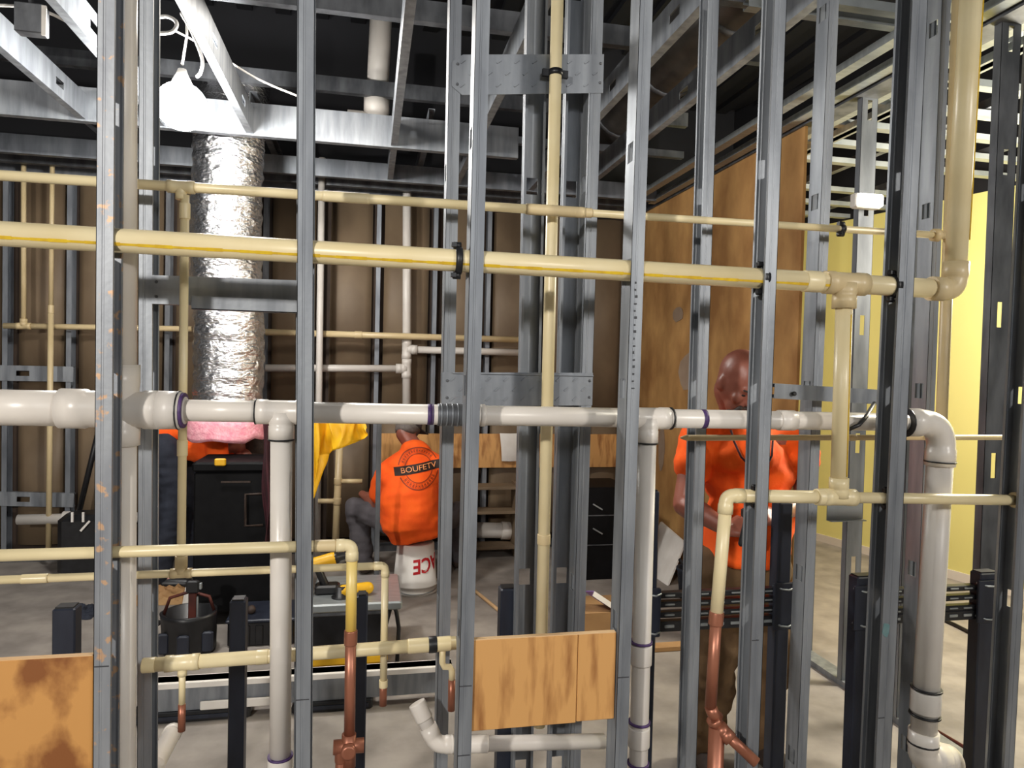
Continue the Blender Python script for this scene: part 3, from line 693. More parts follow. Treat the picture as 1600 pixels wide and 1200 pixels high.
# ------------------------------------------------------------------ boards, plates and posts in the wall
def stud_x(i, z):
    a, c, _ = FRONT[i]; p = at(*a, FY); q = at(*c, FY)
    return q.x+(p.x-q.x)/(p.z-q.z)*(z-q.z)
za, zb = zat(850, 993, 1.676), zat(850, 1133, 1.676)
xl = stud_x(2, za)+.003; xr = stud_x(3, za)-.003; xs = at(902, 1050, 1.676).x
P = empty('plywood_backing', V(xl, 1.69, zb), 'square two-piece plywood backing board between two front studs, low right of centre', 'board', 'plywood backing boards')
MB().bbox((xl, 1.674, zb), (xs-.001, 1.69, za-.002), .0015).build('board', M['ply'], P); MB().bbox((xs+.001, 1.675, zb+.002), (xr, 1.691, za-.001), .0015).build('board', M['ply'], P)
MB().box((xl+.002, 1.675, za-.0025), (xr-.002, 1.689, za)).build('top_edge', M['plyedge'], P)
za = zat(70, 1027, 1.676); xl = at(-70, 1050, 1.676).x; xr = stud_x(0, za)-.003
P = empty('plywood_backing', V(xl, 1.69, za-.4), 'plywood backing board cropped by the lower left corner, with brown water stains', 'board', 'plywood backing boards')
MB().bbox((xl, 1.674, za-.45), (xr, 1.69, za-.002), .0015).build('board', M['ply_stained'], P); MB().box((xl, 1.675, za-.0025), (xr-.002, 1.689, za)).build('top_edge', M['plyedge'], P)

def plate(label, px0, px1, py0, py1, Y, rows, taper=0):
    a = at(px0, (py0+py1)/2, Y); b = at(px1, (py0+py1)/2, Y); zc = (a.z+b.z)/2; pm = (px0+px1)/2
    h = zat(pm, py0, Y)-zat(pm, py1, Y); t = .0018
    tz = h*.2*taper; z0, z1 = zc-h/2, zc+h/2; sl = (b.z-a.z)
    prof = [(a.x, z0+tz-sl/2), (a.x+.03, z0-sl/2), (b.x, z0+sl/2), (b.x, z1+sl/2), (a.x+.03, z1-sl/2), (a.x, z1-tz-sl/2)]
    m = MB(); n = 6
    m.add([(x, Y, z) for x, z in prof]+[(x, Y+t, z) for x, z in prof], [tuple(range(n)), tuple(range(2*n-1, n-1, -1))]+[(k, n+k, n+(k+1) % n, (k+1) % n) for k in range(n)])
    m.box((a.x+.03, Y-.006, z1-sl/2-.003), (b.x, Y, z1-sl/2+.0)) if not taper else None
    P = empty('punched_plate', V(pm*0+(a.x+b.x)/2, Y, z0), label, 'plate', 'punched steel plates')
    m.build('plate', M['steel'], P)
    W_ = b.x-a.x; k = 0
    pr = MB()
    for r in range(rows):
        for i in range(int(W_/.026)):
            if (i+r) % 2: continue
            x = a.x+.03+i*.026; z = z0+h*(r+.7)/(rows+.4)+sl*((x-a.x)/W_-.5)
            if x > b.x-.012: continue
            Rm = Matrix.Rotation(math.radians(-40), 4, 'Y')
            pr.box((-.008, -.003, -.0018), (.008, .001, .0018), Matrix.Translation((x, Y, z)) @ Rm)
    tag(pr.build('prongs', M['steel'], P), kind='stuff')
    for x in (a.x+.016, b.x-.01):
        for dz in (-.25, .25): MB().lathe((x, Y, zc+h*dz+(sl/2 if x > a.x+.05 else -sl/2)), (0, -1, 0), [(0, .004), (.002, .004), (.0035, .002)], 8).build('screw', M['steel_dark'], P)
plate('upper punched steel plate behind the thin cream riser, near the ceiling', 706, 943, 84, 146, RY-.003, 3, 1)
plate('lower punched steel plate behind the thin cream riser, just above the white drain run', 690, 926, 582, 634, RY-.003, 3)
# lipped backing channel in front of the foil duct
a = at(236, 452, RY-.006); b = at(476, 460, RY-.006); h = .075
P = empty('backing_channel', V(a.x, RY, a.z), 'lipped steel backing channel crossing the foil duct below the striped cream main', 'channel')
m = MB(); sl = b.z-a.z
chan(V(a.x+.0, RY-.004, a.z-h/2), V(b.x, RY-.004, b.z-h/2), h, .03, -1).build('web', M['steel'], P)
c = at(300, 470, RY-.03); MB().box((c.x, RY-.036, a.z-h/2-.012), (b.x, RY-.034, a.z-h/2+.022)).box((c.x, RY-.036, a.z-h/2-.012), (b.x, RY-.004, a.z-h/2-.010)).build('lip', M['steel'], P)
for dz in (.02, -.018): MB().lathe((a.x+.012, RY-.005, a.z+dz), (0, -1, 0), [(0, .004), (.003, .003)], 8).build('screw', M['steel_dark'], P)
a = at(1207, 611, 1.93); b = at(1392, 622, 1.93)
P = empty('bridging_channel', V(a.x, 1.93, a.z), 'short horizontal steel channel between two studs right of the bald head', 'channel')
chan(V(a.x, 1.92, a.z-.022), V(b.x, 1.92, b.z-.022), .046, .028, -1).build('web', M['steel'], P)
for px in (1240, 1384): MB().lathe(at(px, 615, 1.915), (0, -1, 0), [(0, .007), (.006, .007), (.009, .004)], 8).build('bolt', M['black'], P)
pts = [at(1324, 672, 1.75), at(1342, 664, 1.74), at(1354, 650, 1.77), at(1366, 630, 1.9)]
MB().sweep(pts, .006, 8).build('strap', M['black'], P)
a = at(1292, 788, 1.975); b = at(1346, 806, 1.975)
tag(MB().box((a.x, 1.972, b.z-.01), (b.x, 1.975, a.z)).box((a.x, 1.95, b.z-.012), (b.x, 1.975, b.z-.009)).build('angle_bracket', M['alu']), 'small pale steel bracket under the lower cream tee at right', 'bracket')

def post(P, px, ytop, wpx, Y, name='post'):
    t = at(px, ytop, Y); wd = wpx*dep(px, ytop, Y)/F_PX
    m = MB().bbox((t.x-wd/2, Y, 0), (t.x+wd/2, Y+.05, t.z), .004)
    o = m.build(name, M['navy'], P)
    MB().box((t.x-wd/2+.006, Y+.006, t.z), (t.x+wd/2-.006, Y+.044, t.z+.004)).build('top_cap', M['black'], P)
    MB().box((t.x-wd/2-.005, Y-.005, 0), (t.x+wd/2+.005, Y+.07, .01)).build('foot_plate', M['navy'], P)
    return t, wd
CY = 2.11
for px, yt, wp, lb in ((99, 952, 33, 'blue-black carrier post left of the front studs, above the cropped plywood piece'), (371, 940, 24, 'blue-black carrier post left of the white drain drop'), (566, 932, 18, 'blue-black carrier post directly behind the yellowed drop and copper pipe'), (796, 921, 27, 'blue-black carrier post left of the thin cream riser, above the square plywood piece')):
    p = at(px, yt, CY); P = empty('carrier_post', V(p.x, CY, 0), lb, 'post', 'single carrier posts'); post(P, px, yt, wp, CY)
for (pa, ya, wa), (pb, yb, wb), rails, lb in (((1024, 768, 16), (1229, 786, 24), (928, 942, 958, 975), 'black fixture carrier with slotted rails in front of the bald person\'s legs'),
        ((1357, 902, 38), (1548, 896, 36), (923, 938, 954, 965), 'black fixture carrier with slotted rails at right, before the bright floor')):
    Yc = CY+.02; p = at(pa, ya, Yc); P = empty('fixture_carrier', V(p.x, Yc, 0), lb, 'carrier', 'paired fixture carriers')
    t1, w1 = post(P, pa, ya, wa, Yc); t2, w2 = post(P, pb, yb, wb, Yc)
    pm = (pa+pb)/2
    for k, py in enumerate(rails):
        z = zat(pm, py, Yc); h = .012 if k < 3 else .022
        MB().bbox((t1.x, Yc+.012, z-h), (t2.x, Yc+.042, z+h*.6), .003).build('rail', M['black'], P)
        for i in range(int((t2.x-t1.x)/.06)):
            x = t1.x+.05+i*.06
            if x < t2.x-.05: MB().bbox((x, Yc+.008, z-h*.35), (x+.035, Yc+.013, z+h*.1), .001).build('slot_plate', M['alu'], P)
    for t, wd in ((t1, w1), (t2, w2)):
        z0 = zat(pm, rails[0], Yc)+.0; z1 = zat(pm, rails[-1], Yc)
        MB().bbox((t.x-wd/2-.012, Yc-.008, z1-.03), (t.x+wd/2+.012, Yc+.006, z0+.03), .003).build('clamp_plate', M['navy'], P)
        for z in (z0+.012, z1-.012):
            MB().sweep([(t.x-wd/2-.008, Yc+.01, z+.006), (t.x-wd/4, Yc-.012, z-.002), (t.x+wd/4, Yc-.013, z-.005), (t.x+wd/2+.012, Yc-.006, z)], .0035, 8).build('u_bolt', M['alu'], P)

# ------------------------------------------------------------------ foil duct, lamp and cables
DYc = T1Y+.33
ct = at(357, 205, DYc); cb = at(355, 655, DYc); rD = rad(103, 357, 400, DYc)
P = empty('flexible_duct', V(cb.x, DYc, cb.z-.15), 'crinkled silver foil duct hanging upright, open end showing pink insulation', 'duct')
m = MB(); n = 150; seg = 40; vs = []; fs = []
zt = 3.55; z0 = cb.z+.02
for i in range(n+1):
    u = i/n; z = z0+(zt-z0)*u; cx = cb.x+(ct.x-cb.x)*(z-cb.z)/(ct.z-cb.z)+.012*math.sin(u*9); cy = DYc+(.25*max(0, u-.8)/.2 if u > .8 else 0)
    for j in range(seg):
        a = 2*math.pi*j/seg
        rr = rD*(1+.018*math.sin(i*1.05+a*.5)+.05*noise.noise(V(math.cos(a)*3, math.sin(a)*3, z*11))+.03*noise.noise(V(math.cos(a)*9, math.sin(a)*9, z*30)))
        vs.append((cx+rr*math.cos(a), cy+rr*math.sin(a), z))
for i in range(n):
    for j in range(seg): fs.append((i*seg+j, i*seg+(j+1) % seg, (i+1)*seg+(j+1) % seg, (i+1)*seg+j))
m.add(vs, fs, True).build('foil_jacket', M['foil'], P)
m = MB(); vs = []; fs = []; zb = zat(355, 684, DYc)
for i in range(9):
    for j in range(seg):
        a = 2*math.pi*j/seg; z = cb.z+.06+(zb-cb.z-.06)*i/8*(1+.22*noise.noise(V(math.cos(a)*2, math.sin(a)*2, 3))); rr = rD*(.98+.16*min(1, i/3)+.06*noise.noise(V(a*2, i*.7, 1)))
        vs.append((cb.x+rr*math.cos(a), DYc+rr*math.sin(a), z))
for j in range(seg):
    a = 2*math.pi*j/seg; vs.append((cb.x+rD*.62*math.cos(a), DYc+rD*.62*math.sin(a), zb+.04))
for i in range(9):
    for j in range(seg): fs.append((i*seg+j, i*seg+(j+1) % seg, (i+1)*seg+(j+1) % seg, (i+1)*seg+j))
m.add(vs, fs, True).build('insulation', M['pink'], P)
lp = at(284, 166, 3.75)
P = empty('work_lamp', lp, 'glaring white work lamp under the ceiling joists, upper left beside the foil duct', 'lamp')
MB().lathe(lp+V(0, 0, .1), (0, 0, -1), [(-.08, .02), (-.05, .03), (-.02, .045), (.01, .05)], 24).build('housing', M['paper'], P)
MB().ell(lp, (.12, .12, .115), None, 24, 14).build('bulb', M['glow'], P)
MB().sweep([lp+V(0, 0, .2), lp+V(.02, 0, .35), lp+V(.0, .05, .6)], .006, 8).build('cord', M['cable'], P)
def cable(label, pts, r=.005, m='cable'):
    # smooth the picked points
    pp = [Vector(p) for p in pts]; out = []
    for i in range(len(pp)-1):
        p0 = pp[max(i-1, 0)]; p1 = pp[i]; p2 = pp[i+1]; p3 = pp[min(i+2, len(pp)-1)]
        for k in range(6):
            t = k/6; out.append(.5*((2*p1)+(p2-p0)*t+(2*p0-5*p1+4*p2-p3)*t*t+(3*p1-p0-3*p2+p3)*t**3))
    out.append(pp[-1])
    return tag(MB().sweep(out, r, 8).build('cable', M[m]), label, 'cable', 'loose cables overhead' if m == 'cable' else None)
cable('white cable looped under the roof, left of the bright joist', [at(240, 28, 3.6), at(262, 26, 3.6), at(276, 36, 3.6), at(268, 50, 3.6), at(240, 52, 3.6)], .009)
cable('white cable sagging from the bright joist to the lamp', [at(283, 20, 3.6), at(300, 50, 3.6), at(316, 92, 3.62), at(314, 112, 3.65), at(308, 120, 3.68)], .008)
cable('thin white cable running slantwise behind the bright joist', [at(270, 46, 4.0), at(330, 78, 4.05), at(400, 122, 4.1), at(465, 150, 4.15)], .006)
cable('pale cable crossing high at the left corner', [at(-20, 8, 3.4), at(60, 14, 3.45), at(130, 48, 3.6)], .007)
b0 = at(48, 30, 3.3)
P = empty('junction_box', b0, 'grey junction box with a white tag high at the upper left corner', 'box')
h = .055; MB().bbox((b0.x-h, 3.28, b0.z-h*1.1), (b0.x+h, 3.34, b0.z+h*1.1), .004).build('box_body', M['steel_dark'], P); q = at(68, 31, 3.27)
MB().box((q.x-.009, 3.272, q.z-.062), (q.x+.009, 3.279, q.z+.06)).build('white_tag', M['paper'], P)
MB().sweep([b0+V(0, .0, .06), b0+V(0, 0, .5)], .01, 8).build('hanger', M['steel_dark'], P)
q = at(1362, 312, 3.05)
P = empty('emergency_lamp', q, 'small lit white lamp high on a partition stud, right side', 'lamp')
h = .07; MB().bbox((q.x-h-.004, 3.07, q.z-.036), (q.x+h+.004, 3.116, q.z+.036), .006).build('housing', M['paper'], P); MB().bbox((q.x-h, 3.045, q.z-.03), (q.x+h, 3.07, q.z+.03), .008).build('diffuser', M['glow2'], P)
# old drain above the ceiling framing
P = empty('overhead_drain', at(594, 100, 5.0), 'dim grown-brown drain with an elbow hanging in the dark under the roof', 'pipe')
P['label'] = 'dim brownish drain pipe with an elbow, hanging in the dark above the ceiling framing'
r = .075; e = at(588, 196, 5.0); tube(P, e+Z1*.1, at(596, 10, 5.0), r, 'pvc_grey'); elbow(P, e, Z1, -X1, r, 'pvc_grey', R=1.1); tube(P, e-X1*.12, at(470, 190, 5.0), r*.8, 'pvc_grey')

# ------------------------------------------------------------------ pipes on the back wall
BY = 5.88
P = empty('back_wall_pipe', at(82, 510, BY), 'thin cream pipes on the brown back wall at the far left, joined in a rung', 'pipe')
r = rad(9, 100, 500, BY)
H, dh2 = line2((6, 509), (300, 514), BY)
for px, p0, p1 in ((37, 225, 505),): 
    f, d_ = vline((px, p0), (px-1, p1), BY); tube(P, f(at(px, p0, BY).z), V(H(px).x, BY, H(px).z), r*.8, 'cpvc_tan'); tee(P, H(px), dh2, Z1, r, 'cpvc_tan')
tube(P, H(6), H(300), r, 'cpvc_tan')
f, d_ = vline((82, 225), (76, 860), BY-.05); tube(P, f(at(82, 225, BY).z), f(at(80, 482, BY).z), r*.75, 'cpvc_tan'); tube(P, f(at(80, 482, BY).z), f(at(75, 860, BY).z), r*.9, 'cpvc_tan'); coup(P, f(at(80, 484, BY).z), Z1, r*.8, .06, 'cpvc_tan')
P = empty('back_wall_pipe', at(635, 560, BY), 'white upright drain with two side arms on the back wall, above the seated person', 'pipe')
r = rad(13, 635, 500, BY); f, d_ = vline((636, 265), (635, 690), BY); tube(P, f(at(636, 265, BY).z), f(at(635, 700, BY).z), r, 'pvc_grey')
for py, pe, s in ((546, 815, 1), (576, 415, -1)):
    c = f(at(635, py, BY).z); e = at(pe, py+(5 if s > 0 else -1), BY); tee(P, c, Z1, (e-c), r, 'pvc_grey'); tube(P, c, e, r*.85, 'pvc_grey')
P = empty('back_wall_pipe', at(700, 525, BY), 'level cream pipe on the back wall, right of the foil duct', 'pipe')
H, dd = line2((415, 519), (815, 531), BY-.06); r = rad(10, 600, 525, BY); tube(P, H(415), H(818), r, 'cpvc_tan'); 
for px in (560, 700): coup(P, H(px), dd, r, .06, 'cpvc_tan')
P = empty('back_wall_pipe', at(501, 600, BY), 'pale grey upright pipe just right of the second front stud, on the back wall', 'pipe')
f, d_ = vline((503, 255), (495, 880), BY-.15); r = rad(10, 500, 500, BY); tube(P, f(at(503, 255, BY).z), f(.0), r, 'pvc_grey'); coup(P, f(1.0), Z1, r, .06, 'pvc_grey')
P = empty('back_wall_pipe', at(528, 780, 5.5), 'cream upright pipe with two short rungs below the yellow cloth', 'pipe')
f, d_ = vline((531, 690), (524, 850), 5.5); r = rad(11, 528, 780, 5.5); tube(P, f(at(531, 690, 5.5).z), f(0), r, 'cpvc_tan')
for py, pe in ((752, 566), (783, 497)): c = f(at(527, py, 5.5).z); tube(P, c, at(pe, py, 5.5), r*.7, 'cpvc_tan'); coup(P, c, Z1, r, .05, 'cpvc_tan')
P = empty('back_wall_pipe', at(780, 830, BY), 'white level pipe near the floor of the back wall, left of the riser', 'pipe')
a = at(740, 828, BY-.02); b = at(835, 830, BY-.02); tube(P, a, b, rad(24, 780, 830, BY), 'pvc_grey'); coup(P, at(790, 829, BY-.02), b-a, rad(24, 780, 830, BY), .08, 'pvc')
P = empty('back_wall_pipe', at(90, 808, BY), 'grey level pipe low on the back wall at the far left', 'pipe')
a = at(28, 812, BY-.04); b = at(330, 806, BY-.04); tube(P, a, b, rad(16, 90, 810, BY), 'pvc_grey'); coup(P, at(110, 808, BY-.04), b-a, rad(16, 90, 810, BY), .1, 'pvc_grey')
for py, lb, hp in ((584, 'upper steel rail on the far left studs of the back wall', 24), (782, 'lower steel rail on the far left studs of the back wall', 22)):
    a = at(-40, py-2, BACKY-.04); b = at(112, py+1, BACKY-.04); h = rad(hp*2, 50, py, BACKY)
    tag(chan(V(b.x, BACKY-.01, b.z-h/2), V(a.x, BACKY-.01, a.z-h/2), h, .035, 1, holes=((.35, .09, .04), (.8, .09, .04))).build('backing_rail', M['steel']), lb, 'rail', 'steel rails on the back wall')
# paper notice pinned to the plywood strip
a = at(781, 677, BACKY-.03); b = at(812, 720, BACKY-.03); n = 6; vs = []
for i in range(n+1):
    u = i/n; z = a.z+(b.z-a.z)*u; dy = -.03-.03*math.sin(u*2.6)
    vs += [(a.x+.02*u, BACKY+dy, z), ((a.x+b.x)/2, BACKY+dy-.02, z), (b.x-.03*u, BACKY+dy, z)]
k = len(vs); vs += [(x, y+.003, z) for x, y, z in vs]; fs = []
for i in range(n):
    for j in range(2): q = i*3+j; fs += [(q, q+1, q+4, q+3), (k+q, k+q+3, k+q+4, k+q+1)]
tag(MB().add(vs, fs, True).build('paper_sheet', M['paper']), 'curled white paper sheet pinned to the plywood strip of the back wall', 'paper')

# ------------------------------------------------------------------ people
def hand(m, w, d, n, s=1, curl=.6):
    """palm + five bent fingers. w wrist, d direction of the fingers, n palm normal (fingers curl towards it), s side of the thumb"""
    d = Vector(d).normalized(); n = Vector(n); n = (n-d*n.dot(d)).normalized(); b = d.cross(n)*s
    for k in range(4):
        base = w+d*.075+b*(.03-.02*k)
        m.cap(w+d*.015+b*(.016-.011*k), .017, base, .0125, 8)
        L_ = (.040, .045, .042, .033)[k]; p = base; a = 0
        for j in range(3):
            a += curl*(.55 if j == 0 else .75); q = p+(d*math.cos(a)+n*math.sin(a))*L_*(1, .75, .6)[j]
            m.cap(p, .0098-.0008*j, q, .009-.0008*j, 8); p = q
    p = w+d*.02+b*.022
    q = p+(d*.55+b*.75+n*.35).normalized()*.042; m.cap(p, .0145, q, .011, 8); q2 = q+(d*.85+b*.1+n*.5).normalized()*.032; m.cap(q, .011, q2, .0088, 8)

# ---- the bald man at the right, head bowed over his hands
SY = 2.52
hc = at(1156, 594, SY-.07)
root = V(at(1168, 700, SY).x, SY, 0)
P = empty('person', root, 'bald person in orange shirt and brown trousers, standing, head bowed over hands holding a tool', 'person')
HM = Matrix.Rotation(math.radians(8), 3, 'Z') @ Matrix.Rotation(math.radians(34), 3, 'X')
g = lambda x, y, z: hc+HM @ V(x, y, z)
m = MB()
m.ell(hc, (.076, .096, .112), HM, 20, 14); m.ell(g(0, .012, .028), (.078, .09, .09), HM, 20, 14)
m.ell(g(0, -.05, -.075), (.056, .052, .052), HM); m.ell(g(0, -.088, .012), (.05, .016, .013), HM)      # jaw, brow
m.cap(g(0, -.092, .0), .011, g(0, -.116, -.036), .015, 8); m.ell(g(.013, -.104, -.04), (.01, .01, .008), HM, 8, 6); m.ell(g(-.013, -.104, -.04), (.01, .01, .008), HM, 8, 6)
for s in (-1, 1):
    m.ell(g(s*.077, .008, -.018), (.012, .024, .034), HM, 10, 8); m.ell(g(s*.042, -.072, -.03), (.024, .022, .026), HM, 10, 8)
m.ell(g(0, -.096, -.066), (.024, .012, .006), HM, 10, 6); m.ell(g(0, -.094, -.077), (.022, .012, .007), HM, 10, 6)
nk = at(1163, 668, SY+.03); m.cap(g(0, .03, -.07), .06, nk, .068)
shL, elL, wrL = at(1092, 684, SY+.03), at(1070, 788, SY-.02), at(1136, 826, SY-.22)
shR, elR, wrR = at(1246, 684, SY+.03), at(1262, 778, SY-.0), at(1214, 806, SY-.21)
for sh, el, wr in ((shL, elL, wrL), (shR, elR, wrR)):
    m.cap(sh, .06, el, .047); m.cap(el, .046, wr, .03); m.cap(nk-Z1*.05, .08, sh, .06)
    m.cap(el.lerp(wr, .12), .05, el.lerp(wr, .45), .044)
hand(m, wrL, V(.9, -.35, .12), V(.35, .5, -.6), 1, .75); hand(m, wrR, V(-.85, -.4, .1), V(-.35, .5, -.6), -1, .75)
hipz = at(1170, 900, SY).z
pc = V(root.x, SY+.03, hipz)
m.cap(nk-Z1*.1, .12, pc, .13)
feet = []
for s in (-1, 1):
    hp = pc+V(s*.09, 0, 0); kn = V(root.x+s*.115, SY-.02, .5); an = V(root.x+s*.12, SY+.05, .1)
    m.cap(hp, .09, kn, .06); m.cap(kn, .055, an, .045); m.cap(an-Z1*.02, .04, an+V(s*.02, -.14, -.05), .035); feet.append((s, hp, kn, an))
blob('body', m, M['skin'], P, .0065, 3)
m = MB()
m.ell(at(1168, 735, SY+.03), (.2, .13, .17)); m.ell(at(1174, 805, SY+.005), (.185, .155, .15)); m.ell(at(1166, 712, SY-.03), (.15, .11, .1)); m.ell(at(1164, 690, SY+.0), (.11, .1, .07)); m.cap(at(1168, 690, SY+.03)-X1*.1, .07, at(1168, 690, SY+.03)+X1*.1, .07)
for sh, el in ((shL, elL), (shR, elR)):
    m.cap(nk-Z1*.03, .07, sh+Z1*.005, .073); m.cap(sh, .074, sh.lerp(el, .42), .077)
zh = at(1170, 872, SY).z
m.sweep([V(root.x+.012, SY+.01, at(1170, 800, SY).z), V(root.x+.012, SY+.01, zh)], [.165, .172], 24)
shirt = blob('shirt', m, M['orange'], P, .0095, 5, .016, 10)
m = MB(); pts = [nk+V(.082*math.cos(t), -.012+.078*math.sin(t), -.012+.018*math.cos(t)*0-.03*max(0, -math.sin(t))) for t in [2*math.pi*k/20 for k in range(21)]]
m.sweep(pts, .011, 10).build('collar', M['orange'], shirt)
m = MB(); pts = [at(1142, 672, SY-.15), at(1147, 690, SY-.17), at(1158, 714, SY-.19), at(1176, 732, SY-.2), at(1196, 732, SY-.2), at(1206, 712, SY-.19), at(1208, 680, SY-.16)]
m.sweep(pts, .004, 8).build('lanyard', M['maroon'], P)
m = MB(); m.cap(pc+V(-.07, 0, .03), .14, pc+V(.07, 0, .03), .14)
for s, hp, kn, an in feet:
    m.cap(hp, .115, kn, .092); m.cap(kn+V(0, 0, 0), .092, an, .082); m.cap(kn+V(s*.015, -.03, .02), .08, kn+V(s*.015, -.02, -.1), .075)
blob('trousers', m, M['brown_cloth'], P, .011, 4, .02, 8)
for s, hp, kn, an in feet:
    m = MB(); m.cap(V(an.x, an.y+.01, .1), .055, V(an.x+s*.01, an.y-.0, .06), .058); m.cap(V(an.x+s*.005, an.y-.03, .055), .05, V(an.x+s*.03, an.y-.17, .045), .046)
    for v in m.v: v.z = max(v.z, .0)
    m.build('boot', M['hair_dark'], P)
m = MB(); m.ell(g(0, -.07, -.1), (.052, .04, .034), HM); m.ell(g(0, -.103, -.056), (.027, .01, .007), HM, 10, 6)
for s in (-1, 1): m.cap(g(s*.03, -.098, -.06), .01, g(s*.036, -.082, -.1), .014, 8)
m.build('beard', M['hair_dark'], P)
for s in (-1, 1):
    MB().ell(g(s*.031, -.083, -.01), (.011, .008, .005), HM, 10, 8).build('eye', M['eye'], P)
    MB().cap(g(s*.014, -.103, .013), .0045, g(s*.046, -.092, .017), .0035, 8).build('eyebrow', M['hair_dark'], P)
# crimping tool in his hands
tc = at(1172, 818, SY-.29)
T = empty('hand_tool', tc, 'black hand tool with two grips held by the bald person', 'tool')
MB().bbox((tc.x-.03, tc.y-.018, tc.z+.02), (tc.x+.035, tc.y+.018, tc.z+.055), .006).build('tool_head', M['black'], T)
for s in (-1, 1): MB().cap(tc+V(s*.014, 0, .02), .009, tc+V(s*.032, 0, -.07), .011, 8).build('grip', M['black'], T)

# ---- the seated man with his back to the camera
BYc = 4.95
bc = at(648, 925, BYc); bw = .152; bh = at(648, 846, BYc).z
bk = empty('bucket', V(bc.x, BYc, 0), 'upturned white plastic bucket with red letters, under the seated person', 'bucket')
MB().lathe((bc.x, BYc, 0), Z1, [(0, bw+.012), (.018, bw+.014), (.02, bw+.004), (.05, bw+.003), (.052, bw+.012), (.062, bw+.012), (.064, bw), (bh-.006, bw-.022), (bh, bw-.03)], 40).build('shell', M['white_plastic'], bk)
m = MB(); m.sweep([V(bc.x+(bw+.012)*math.cos(t), BYc+(bw+.014)*math.sin(t), .045-.03*math.sin(math.pi*k/12)) for k, t in [(k, math.pi+math.pi*k/12) for k in range(13)]], .003, 6).build('bail', M['alu'], bk)
def text_mesh(s, size, bold=.0):
    c = bpy.data.curves.new('t', 'FONT'); c.body = s; c.size = size; c.extrude = .001; c.align_x = 'CENTER'; c.align_y = 'CENTER'; c.offset = bold; c.resolution_u = 3
    o = bpy.data.objects.new('t', c); COL.objects.link(o); dg = bpy.context.evaluated_depsgraph_get(); dg.update()
    me = bpy.data.meshes.new_from_object(o.evaluated_get(dg)); bpy.data.objects.remove(o)
    r = [v.co.copy() for v in me.vertices], [list(p.vertices) for p in me.polygons]; bpy.data.meshes.remove(me); return r
vs, fs = text_mesh('ACE', .14, .003)
m = MB(); a0 = math.radians(-90+32); zc = at(665, 880, BYc).z+.03; out = []
for v in vs:
    x, y = -v.x, -v.y; x *= .85; x += .0; yy = y + x*.12
    z = zc+yy; rr = bw-.022*(z-.064)/(bh-.07)+.0015+v.z; ang = a0+x/bw; out.append((bc.x+rr*math.cos(ang), BYc+rr*math.sin(ang), z))
m.add(out, fs).build('lettering', M['red_ink'], bk)

P = empty('person', V(bc.x, BYc, 0), 'seated person in printed orange shirt and grey cap, back turned, on the white bucket', 'person')
m = MB(); hc = at(638, 668, 5.16); HM = Matrix.Rotation(math.radians(-38), 3, 'Z') @ Matrix.Rotation(math.pi, 3, 'Z') @ Matrix.Rotation(math.radians(24), 3, 'X')
g = lambda x, y, z: hc+HM @ V(x, y, z)
m.ell(hc, (.076, .096, .115), HM, 18, 12); m.ell(g(0, -.05, -.075), (.055, .05, .05), HM); m.cap(g(0, -.092, 0), .011, g(0, -.115, -.035), .014, 8); m.ell(g(0, -.088, .012), (.05, .015, .012), HM)
for s in (-1, 1): m.ell(g(s*.077, .008, -.018), (.012, .024, .034), HM, 10, 8)
nk = at(650, 702, 5.08); m.cap(g(0, .03, -.06), .06, nk, .066)
pel = V(bc.x+.0, BYc+.03, bh+.12)
m.cap(nk-Z1*.08, .12, pel, .14)
shL, elL, wrL = at(604, 736, 5.06), at(590, 792, 5.2), at(566, 772, 5.42); shR = at(682, 728, 5.02); elR, wrR = at(694, 790, 5.2), at(650, 780, 5.45)
for sh, el, wr in ((shL, elL, wrL), (shR, elR, wrR)):
    m.cap(nk-Z1*.06, .07, sh, .06); m.cap(sh, .058, el, .046); m.cap(el, .046, wr, .03)
hand(m, wrL, V(.5, .85, -.1), V(.2, 0, -1), -1, .6); hand(m, wrR, V(-.5, .85, -.1), V(-.2, 0, -1), 1, .6)
legs = [(pel+V(-.1, .05, -.02), at(556, 795, 5.36), V(at(570, 890, 5.34).x, 5.36, .1)), (pel+V(.1, .05, -.02), at(716, 800, 5.42), V(at(716, 890, 5.4).x, 5.42, .1))]
for h_, k_, a_ in legs: m.cap(h_, .09, k_, .06); m.cap(k_, .055, a_, .042); m.cap(a_-Z1*.02, .04, a_+V(-.03, .13, -.055), .034)
blob('body', m, M['skin'], P, .008, 3)
m = MB(); ch = at(643, 748, 5.02); m.ell(ch, (.225, .16, .2)); m.ell(at(642, 803, 4.95), (.225, .18, .17)); m.ell(at(646, 722, 5.06), (.17, .13, .11))
m.ell(at(649, 702, 5.06), (.11, .1, .075)); m.cap(shL, .075, shR, .075); m.cap(nk-Z1*.02, .075, shL, .078); m.cap(nk-Z1*.02, .075, shR, .078)
m.cap(shL, .08, shL.lerp(elL, .62)+V(-.012, 0, 0), .082); m.cap(shR, .08, shR.lerp(elR, .6), .08)
zh = at(648, 843, 4.9).z; m.sweep([V(bc.x-.02, BYc-.01, at(648, 815, 4.95).z), V(bc.x+.005, BYc-.015, zh)], [.205, .185], 24); m.sweep([ch+Z1*.06, ch-Z1*.04, at(641, 780, 4.97), at(642, 805, 4.94), at(643, 828, 4.92)], [.17, .2, .212, .212, .2], 24)
shirt = blob('shirt', m, M['orange'], P, .011, 8, .013, 7)
m = MB(); m.cap(pel+V(-.07, 0, -.01), .135, pel+V(.07, 0, -.01), .135)
for h_, k_, a_ in legs: m.cap(h_, .115, k_, .088); m.cap(k_, .086, a_, .07)
for v in m.v: v.z = max(v.z, bh+.004) if abs(v.x-bc.x) < bw and abs(v.y-BYc) < bw else v.z
